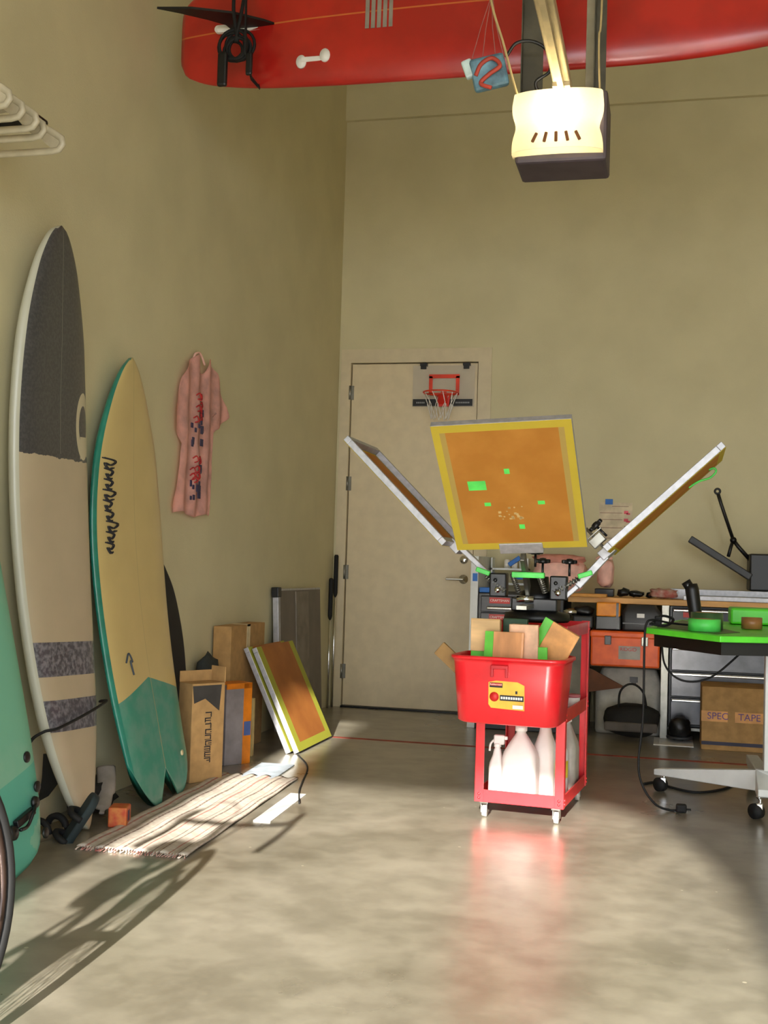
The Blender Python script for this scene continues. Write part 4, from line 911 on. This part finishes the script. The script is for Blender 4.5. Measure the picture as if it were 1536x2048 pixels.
obj('label', B().box(-.175, -.13, 7.318, 7.324, .735, .76), m_white, gc); obj('case_rib', B().box(-.26, -.04, 7.315, 7.32, .695, .703), m_black, gc)
wbg = thing('storage_bag', 'grey-white fabric box slumped on the floor under the orange toolbox', 'bag', (-.2, 7.55, .0))
b = B(); loft(b, [(.20, .14, .04, .002), (.205, .15, .05, .02), (.205, .15, .05, .30), (.17, .13, .05, .40), (.15, .12, .05, .41)], cap1=True, cx=-.22, cy=7.62); obj('bag_body', b, m_lgrey, wbg); obj('tag', B().box(-.215, -.165, 7.475, 7.479, .30, .36).box(-.205, -.175, 7.473, 7.476, .31, .35), m_grey, wbg)
tag(obj('wooden_board', B().prism([(-.46, .405), (-.44, .40), (-.24, .30), (-.46, .26)], 7.40, 7.42, 'y'), mat('dark_brown_wood', '#6b3f22', .7)), 'dark brown pointed board propped left of the grey-white bag', 'board')
df = thing('duffel_bag', 'black duffel bag with looped handle on the floor under the bench', 'duffel bag', (-.19, 7.3, 0))
b = B(); b.blob((-.193, 7.28, .118), (.19, .12, .118), 2, .06, 1.6); obj('bag_body', b, mat('black_nylon', '#15130f', .8, bump=.2), df)
b = B(); b.tube(wav([(-.27, 7.22, .20), (-.262, 7.21, .29), (-.22, 7.21, .335), (-.17, 7.21, .335), (-.125, 7.21, .29), (-.105, 7.22, .2)]), .013, 8, flat=.5); obj('handle', b, m_rubber, df)
obj('side_band', B().box(-.35, -.04, 7.155, 7.19, .06, .115, .01), mat('grey_brown_band', '#57504a', .8), df)
b = B(); b.blob((.09, 7.3, .08), (.075, .09, .08), 6, .12, 2); hl = thing('helmet', 'dark round helmet-like lump on the floor right of the duffel bag', 'helmet', (.09, 7.3, 0)); obj('shell', b, m_black, hl); obj('rim', B().torus((.09, 7.3, .03), .07, .01, 'z', 24, 6), m_grey, hl)
tag(obj('paper_sheet', B().box(-.06, .17, 7.12, 7.42, 0, .003), m_white), 'white sheet on the floor under the dark round lump', 'card')
# drawer cabinet right
dc = thing('drawer_cabinet', 'black steel drawer cabinet with silver pulls under the bench, behind the green table', 'drawer cabinet', (.55, 7.6, 0))
obj('cabinet_body', B().box(.02, 1.10, 7.45, 7.92, .071, .812, .004), m_black, dc)
for z0, z1 in ((.70, .80), (.575, .69), (.42, .565), (.26, .41), (.09, .25)):
    dw = obj('drawer', B().box(.035, 1.085, 7.42, 7.452, z0, z1, .004), mat('glossy_charcoal', '#4a4a4c', .28, .5) if z0 < .6 else m_blackm, dc)
    obj('drawer_handle', B().box(.04, 1.08, 7.405, 7.424, z1-.022, z1-.006, .005), m_chrome, dw)
obj('drawer_label', B().box(.10, .20, 7.412, 7.418, .745, .775), mat('red_label', '#c03028', .5), dc)
bx = thing('cardboard_box', 'large cardboard box sealed with printed tape on the floor at right edge', 'box', (.45, 7.2, 0))
obj('box_body', B().box(.21, .72, 7.06, 7.40, .0, .365, .004), m_card, bx)
obj('printed_tape', B().box(.208, .355, 7.056, 7.062, .165, .225), mat('tan_tape', '#d99a50', .5), bx); obj('printed_tape', B().box(.395, .56, 7.056, 7.062, .165, .225), mat('tan_tape', '#d99a50', .5), bx)
b = B(); text(b, 'SPEC', .055, T(.30, 7.0545, .196) @ FRONT, .0003); text(b, 'TAPE', .055, T(.475, 7.0545, .196) @ FRONT, .0003); obj('lettering', b, mat('purple_ink', '#6a4a80', .6), bx)
obj('bottom_band', B().box(.211, .70, 7.057, 7.061, .03, .05), mat('dark_blue_print', '#2e2c40', .6), bx)
# things on the bench
for k, (yy, zz, lb_) in enumerate(((7.42, .8505, 'front silver aluminium bar lying on the bench'), (7.52, .8505, 'thicker aluminium channel lying behind the front silver bar on the bench'), (7.60, .851, 'rear pale aluminium bar stacked highest on the bench'))):
    hh = (.028, .03, .065)[k]; tag(obj('aluminium_bar', B().box(.10+k*.02 if k < 2 else .02, 1.3, yy, yy+.06, zz, zz+hh, .002), m_alu if k != 1 else m_steel), lb_, 'bar', 'aluminium bars on the bench')
b = B(); b.blob((-.02, 7.5, .885), (.095, .06, .035), 9, .2, 3); tag(obj('plastic_bag', b, mat('crumpled_pink_white', '#b59a8c', .6, alt='#a8584c', scale=25)), 'crumpled white and red plastic bag on the bench next to the bars', 'bag')
for xx, sx, sz, sd_, lb_ in ((-.27, .04, .03, 3, 'small dark lump of tools on the bench beside the pink roll'), (-.19, .05, .022, 5, 'low dark tangle of cable on the bench, middle of the dark items'), (-.10, .03, .02, 8, 'small black clamp on the bench left of the crumpled bag')):
    b = B(); b.blob((xx, 7.6, .851+sz), (sx, .05, sz), sd_, .3, 3, sub=2); tag(obj('tool_heap', b, m_black), lb_, 'tools')
# boom / arm stand with dark panel
mo = thing('camera_arm', 'black jointed arm rising from a dark box at the right end of the bench', 'arm stand', (.60, 7.7, .92))
b = B(); b.tube([(.305, 7.75, 1.535), (.325, 7.75, 1.47), (.405, 7.75, 1.235)], [.012, .011, .011], 8); b.tube([(.405, 7.75, 1.235), (.44, 7.75, 1.19), (.52, 7.75, 1.10)], .013, 8); b.tube([(.405, 7.75, 1.235), (.39, 7.73, 1.19), (.375, 7.71, 1.13)], .011, 8); b.torus((.303, 7.745, 1.545), .016, .008, 'y', 16, 6); obj('arm', b, m_black, mo)
b = B(); b.box(0, .44, -.07, .07, -.022, .022, .006, M=T(.135, 7.68, 1.235) @ rot(0, 32, 0)); obj('flat_panel', b, m_grey, mo)
obj('joint', B().cyl((.405, 7.73, 1.235), (.405, 7.77, 1.235), .02), m_blackm, mo)
obj('base_box', B().box(.50, .80, 7.62, 7.90, .917, 1.15, .01), m_black, mo)

# ------------------------------------------------------------------ green table
gt = thing('worktable', 'lime green topped table with white pedestal foot on casters at right edge', 'table', (.35, 5.4, 0))
b = B(); b.prism([(-.09, 5.224), (.207, 4.792), (.62, 4.95), (.80, 6.2), (.07, 6.2)], .755, .78, 'z', bev=.003); obj('table_top', b, m_lime, gt)
b = B(); b.prism([(-.05, 5.25), (.215, 4.86), (.60, 5.0), (.76, 6.15), (.10, 6.15)], .70, .753, 'z'); obj('apron', b, m_black, gt)
b = B(); b.prism([(-.04, 5.28), (.20, 4.9), (.30, 5.1), (.08, 6.1)], .7805, .7825, 'z'); obj('top_mat', b, mat('grey_green_mat', '#4d6a3c', .5), gt)
b = B(); b.box(.415, .49, 5.24, 5.32, .19, .71, .004); obj('column', b, m_whitem, gt)
b = B(); MF = frame((-.01, 5.645, 0), Vector((.43, -.34, 0)), Vector((.34, .43, 0)), (0, 0, 1))
b.prism([(-.02, .078), (-.02, .105), (.62, .20), (.62, .10)], -.03, .03, 'y', bev=.004, M=MF); obj('foot', b, m_whitem, gt)
b = B(); b.prism([(5.20, .085), (5.14, .10), (5.14, .13), (5.30, .19), (5.9, .16), (5.9, .12)], .385, .44, 'x', bev=.004); obj('foot', b, m_whitem, gt)
for cx, cy in ((-.01, 5.655), (.385, 5.19), (.42, 5.85)):
    b = B(); b.cyl((cx-.014, cy-.012, .032), (cx+.010, cy+.012, .032), .032, 20); wl = obj('wheel', b, m_rubber, gt)
    b = B(); b.tube(wav([(cx+.0, cy+.002, .095), (cx+.012, cy, .085), (cx+.012, cy, .06), (cx-.004, cy, .034)]), [.01]*8+[.008]*17, 8); b.box(cx-.004, cx+.024, cy-.02, cy+.01, .03, .068, .004); obj('caster_fork', b, m_chrome, gt)
ring('green masking tape roll lying flat on the lime table', (.155, 5.08, .783), .066, .045, .05, m_green)
ring('second tape roll, clear with pale green side, behind the green roll on the table', (.17, 5.24, .783), .068, .05, .072, mat('dark_green_clear', '#3c5c38', .3))
b = B(); b.box(.30, .75, 5.85, 6.1, .784, .86, .01); gb = tag(obj('green_tray', b, m_lime), 'lime green tray standing at the rear of the lime table', 'tray')
ring('brown packing tape roll on the table at the frame edge', (.37, 5.45, .783), .045, .03, .05, mat('brown_tape', '#9a6a3c', .4))
hdl = thing('heat_gun', 'black heat gun standing with its handle up behind the tape rolls', 'heat gun', (.10, 5.35, .783))
b = B(); b.tube([(.105, 5.35, .975), (.108, 5.35, .95), (.128, 5.35, .82), (.13, 5.35, .783)], [.025, .03, .028, .034], 12); obj('handle', b, m_black, hdl); b = B(); b.tube([(.10, 5.35, .955), (.08, 5.35, .985)], .022, 10); obj('nozzle', b, m_blackm, hdl)
b = B(); b.tube(wav([(.12, 5.38, .79), (.02, 5.3, .80), (-.06, 5.22, .815), (-.085, 5.20, .79), (-.09, 5.20, .70), (-.09, 5.2, .40), (-.105, 5.2, .20), (-.085, 5.2, .10), (-.03, 5.18, .03), (.03, 5.2, .006), (.07, 5.2, .01)]), .005, 6)
cb_ = thing('extension_cord', 'black power cord hanging over the lime table corner down to the floor', 'cord', (-.1, 5.2, 0)); obj('cord', b, m_rubber, cb_); obj('plug', B().box(.055, .10, 5.18, 5.22, .0, .035, .008).box(.10, .118, 5.187, 5.19, .012, .016).box(.10, .118, 5.21, 5.213, .012, .016), m_rubber, cb_)
b = B(); b.tube(wav([(-.06, 5.24, .80), (-.02, 5.3, .83), (.03, 5.34, .815), (.0, 5.28, .79), (-.07, 5.25, .795)]), .006, 6); b.box(-.05, -.02, 5.26, 5.29, .79, .83, .005); tag(obj('cable', b, m_rubber), 'looped black cable lying on the left corner of the lime table', 'cable')
b = B(); b.tube(wav([(-.02, 5.5, .72), (.0, 5.45, .60), (.08, 5.42, .54), (.2, 5.45, .56), (.34, 5.5, .68)]), .005, 6); tag(obj('cable', b, m_rubber), 'black cable sagging in an arc below the lime table', 'cable')
b = B(); b.tube(wav([(-.09, 5.78, .006), (-.04, 5.84, .006), (.02, 5.76, .006), (.15, 5.66, .006), (.28, 5.8, .006), (.34, 6.0, .006)]), .006, 6); tag(obj('cable', b, m_rubber), 'black cable lying on the floor behind the white table foot', 'cable')

# ------------------------------------------------------------------ bicycle at the left edge, front wheel towards the back wall
bk = thing('bicycle', 'drop-handlebar bicycle at the left edge, only its front tyre showing', 'bicycle', M=T(-1.388, 2.02, 0) @ rot(0, -6, 0) @ rot(0, 0, -4))
R = .335; WB = -1.0
def wheel(y):
    b = B(); b.torus((0, y, R+.003), R-.013, .0145, 'x', 60, 8); o = obj('tyre', b, m_rubber, bk)
    b = B(); b.torus((0, y, R+.003), R-.035, .010, 'x', 60, 6); obj('rim', b, mat('dark_rim', '#3a2c26', .3, .5), o)
    b = B()
    for k in range(28):
        a = 2*PI*k/28; b.tube([(.02*(-1)**k, y, R), (0, y+(R-.04)*math.cos(a), R+(R-.04)*math.sin(a))], .0011, 4)
    b.cyl((-.045, y, R), (.045, y, R), .016); obj('spokes', b, m_chrome, o)
wheel(0); wheel(WB)
m_fr = mat('white_orange_frame', '#d8d0c4', .35, alt='#d8602c', scale=3)
b = B(); bbk = (0, -.58, .27); hd0, hd1 = (0, -.13, .62), (0, -.17, .80); stp = (0, -.76, .78)
for p, q_, r in ((bbk, stp, .016), (bbk, hd0, .021), (stp, hd1, .016), (hd0, hd1, .02), (bbk, (0, -.58, .27), .02)):
    if p != q_: b.cyl(p, q_, r)
for s in (-.05, .05): b.tube([bbk, (s, WB+.1, .31), (s, WB, R)], .009, 6); b.tube([stp, (s, WB+.05, .42), (s, WB, R)], .008, 6)
obj('bike_frame', b, m_fr, bk)
b = B()
for s in (-.045, .045): b.tube(wav([(s*.5, -.12, .60), (s, -.11, .56), (s, -.04, .42), (s, 0, R)]), .011, 8)
b.box(-.035, .035, -.14, -.10, .59, .63, .008); obj('fork', b, m_black, bk)
b = B(); b.cyl(hd1, (0, -.19, .87), .016); b.cyl((0, -.19, .87), (0, -.16, .89), .015)
b.tube(wav([(-.21, -.20, .765), (-.21, -.08, .80), (-.21, -.06, .86), (-.205, -.10, .895), (-.19, -.15, .90), (-.1, -.16, .895), (0, -.16, .89), (.1, -.16, .895), (.19, -.15, .90), (.205, -.10, .895), (.21, -.06, .86), (.21, -.08, .80), (.21, -.20, .765)]), .015, 8); obj('handlebar', b, m_black, bk)
for s in (-1, 1):
    b = B(); b.tube(wav([(s*.208, -.08, .89), (s*.208, -.04, .91), (s*.208, -.02, .93)]), [.016]*10+[.012]*7, 8); b.tube(wav([(s*.208, -.03, .91), (s*.208, -.02, .84), (s*.206, -.05, .78)]), .006, 6); obj('brake_lever', b, m_black, bk)
    b = B(); b.tube(wav([(s*.205, -.03, .93), (s*.15, .0, .98), (s*.06, .0, .93), (s*.02, -.05, .80), (0, -.12, .70)]), .004, 6); obj('brake_cable', b, m_rubber, bk)
b = B(); b.tube([stp, (0, -.79, .93)], .013, 8); loft(b, [(.03, .10, .03, .93), (.065, .13, .05, .95), (.06, .125, .05, .975)], cap1=True, cy=-.80); obj('saddle', b, m_black, bk)
b = B(); b.lathe([(0, 0), (.035, 0), (.036, .16), (.02, .19), (.018, .21), (0, .21)], 16, T(0, -.47, .36) @ rot(-48)); obj('water_bottle', b, mat('orange_bottle', '#d8501e', .4), bk)
b = B(); b.cyl((.045, -.58, .27), (.05, -.58, .27), .09, 28); b.box(.05, .065, -.59, -.57, .10, .27, .004); b.box(.05, .14, -.62, -.54, .095, .11, .004); b.box(-.065, -.05, -.59, -.57, .27, .44, .004); b.box(-.14, -.05, -.62, -.54, .43, .445, .004); obj('crankset', b, m_blackm, bk)
b = B(); b.tube([(-.03, -.60, .27), (-.16, -.66, .02)], .008, 6); obj('kickstand', b, m_blackm, bk)
b = B(); b.box(-.05, .05, -.98, -.82, .76, .90, .03); obj('shadow_bag', b, m_black, bk)  # out-of-view bag added to make the bicycle's shadow denser

# bookkeeping properties are not part of the scene description
for o in bpy.data.objects:
    if '_off' in o: del o['_off']
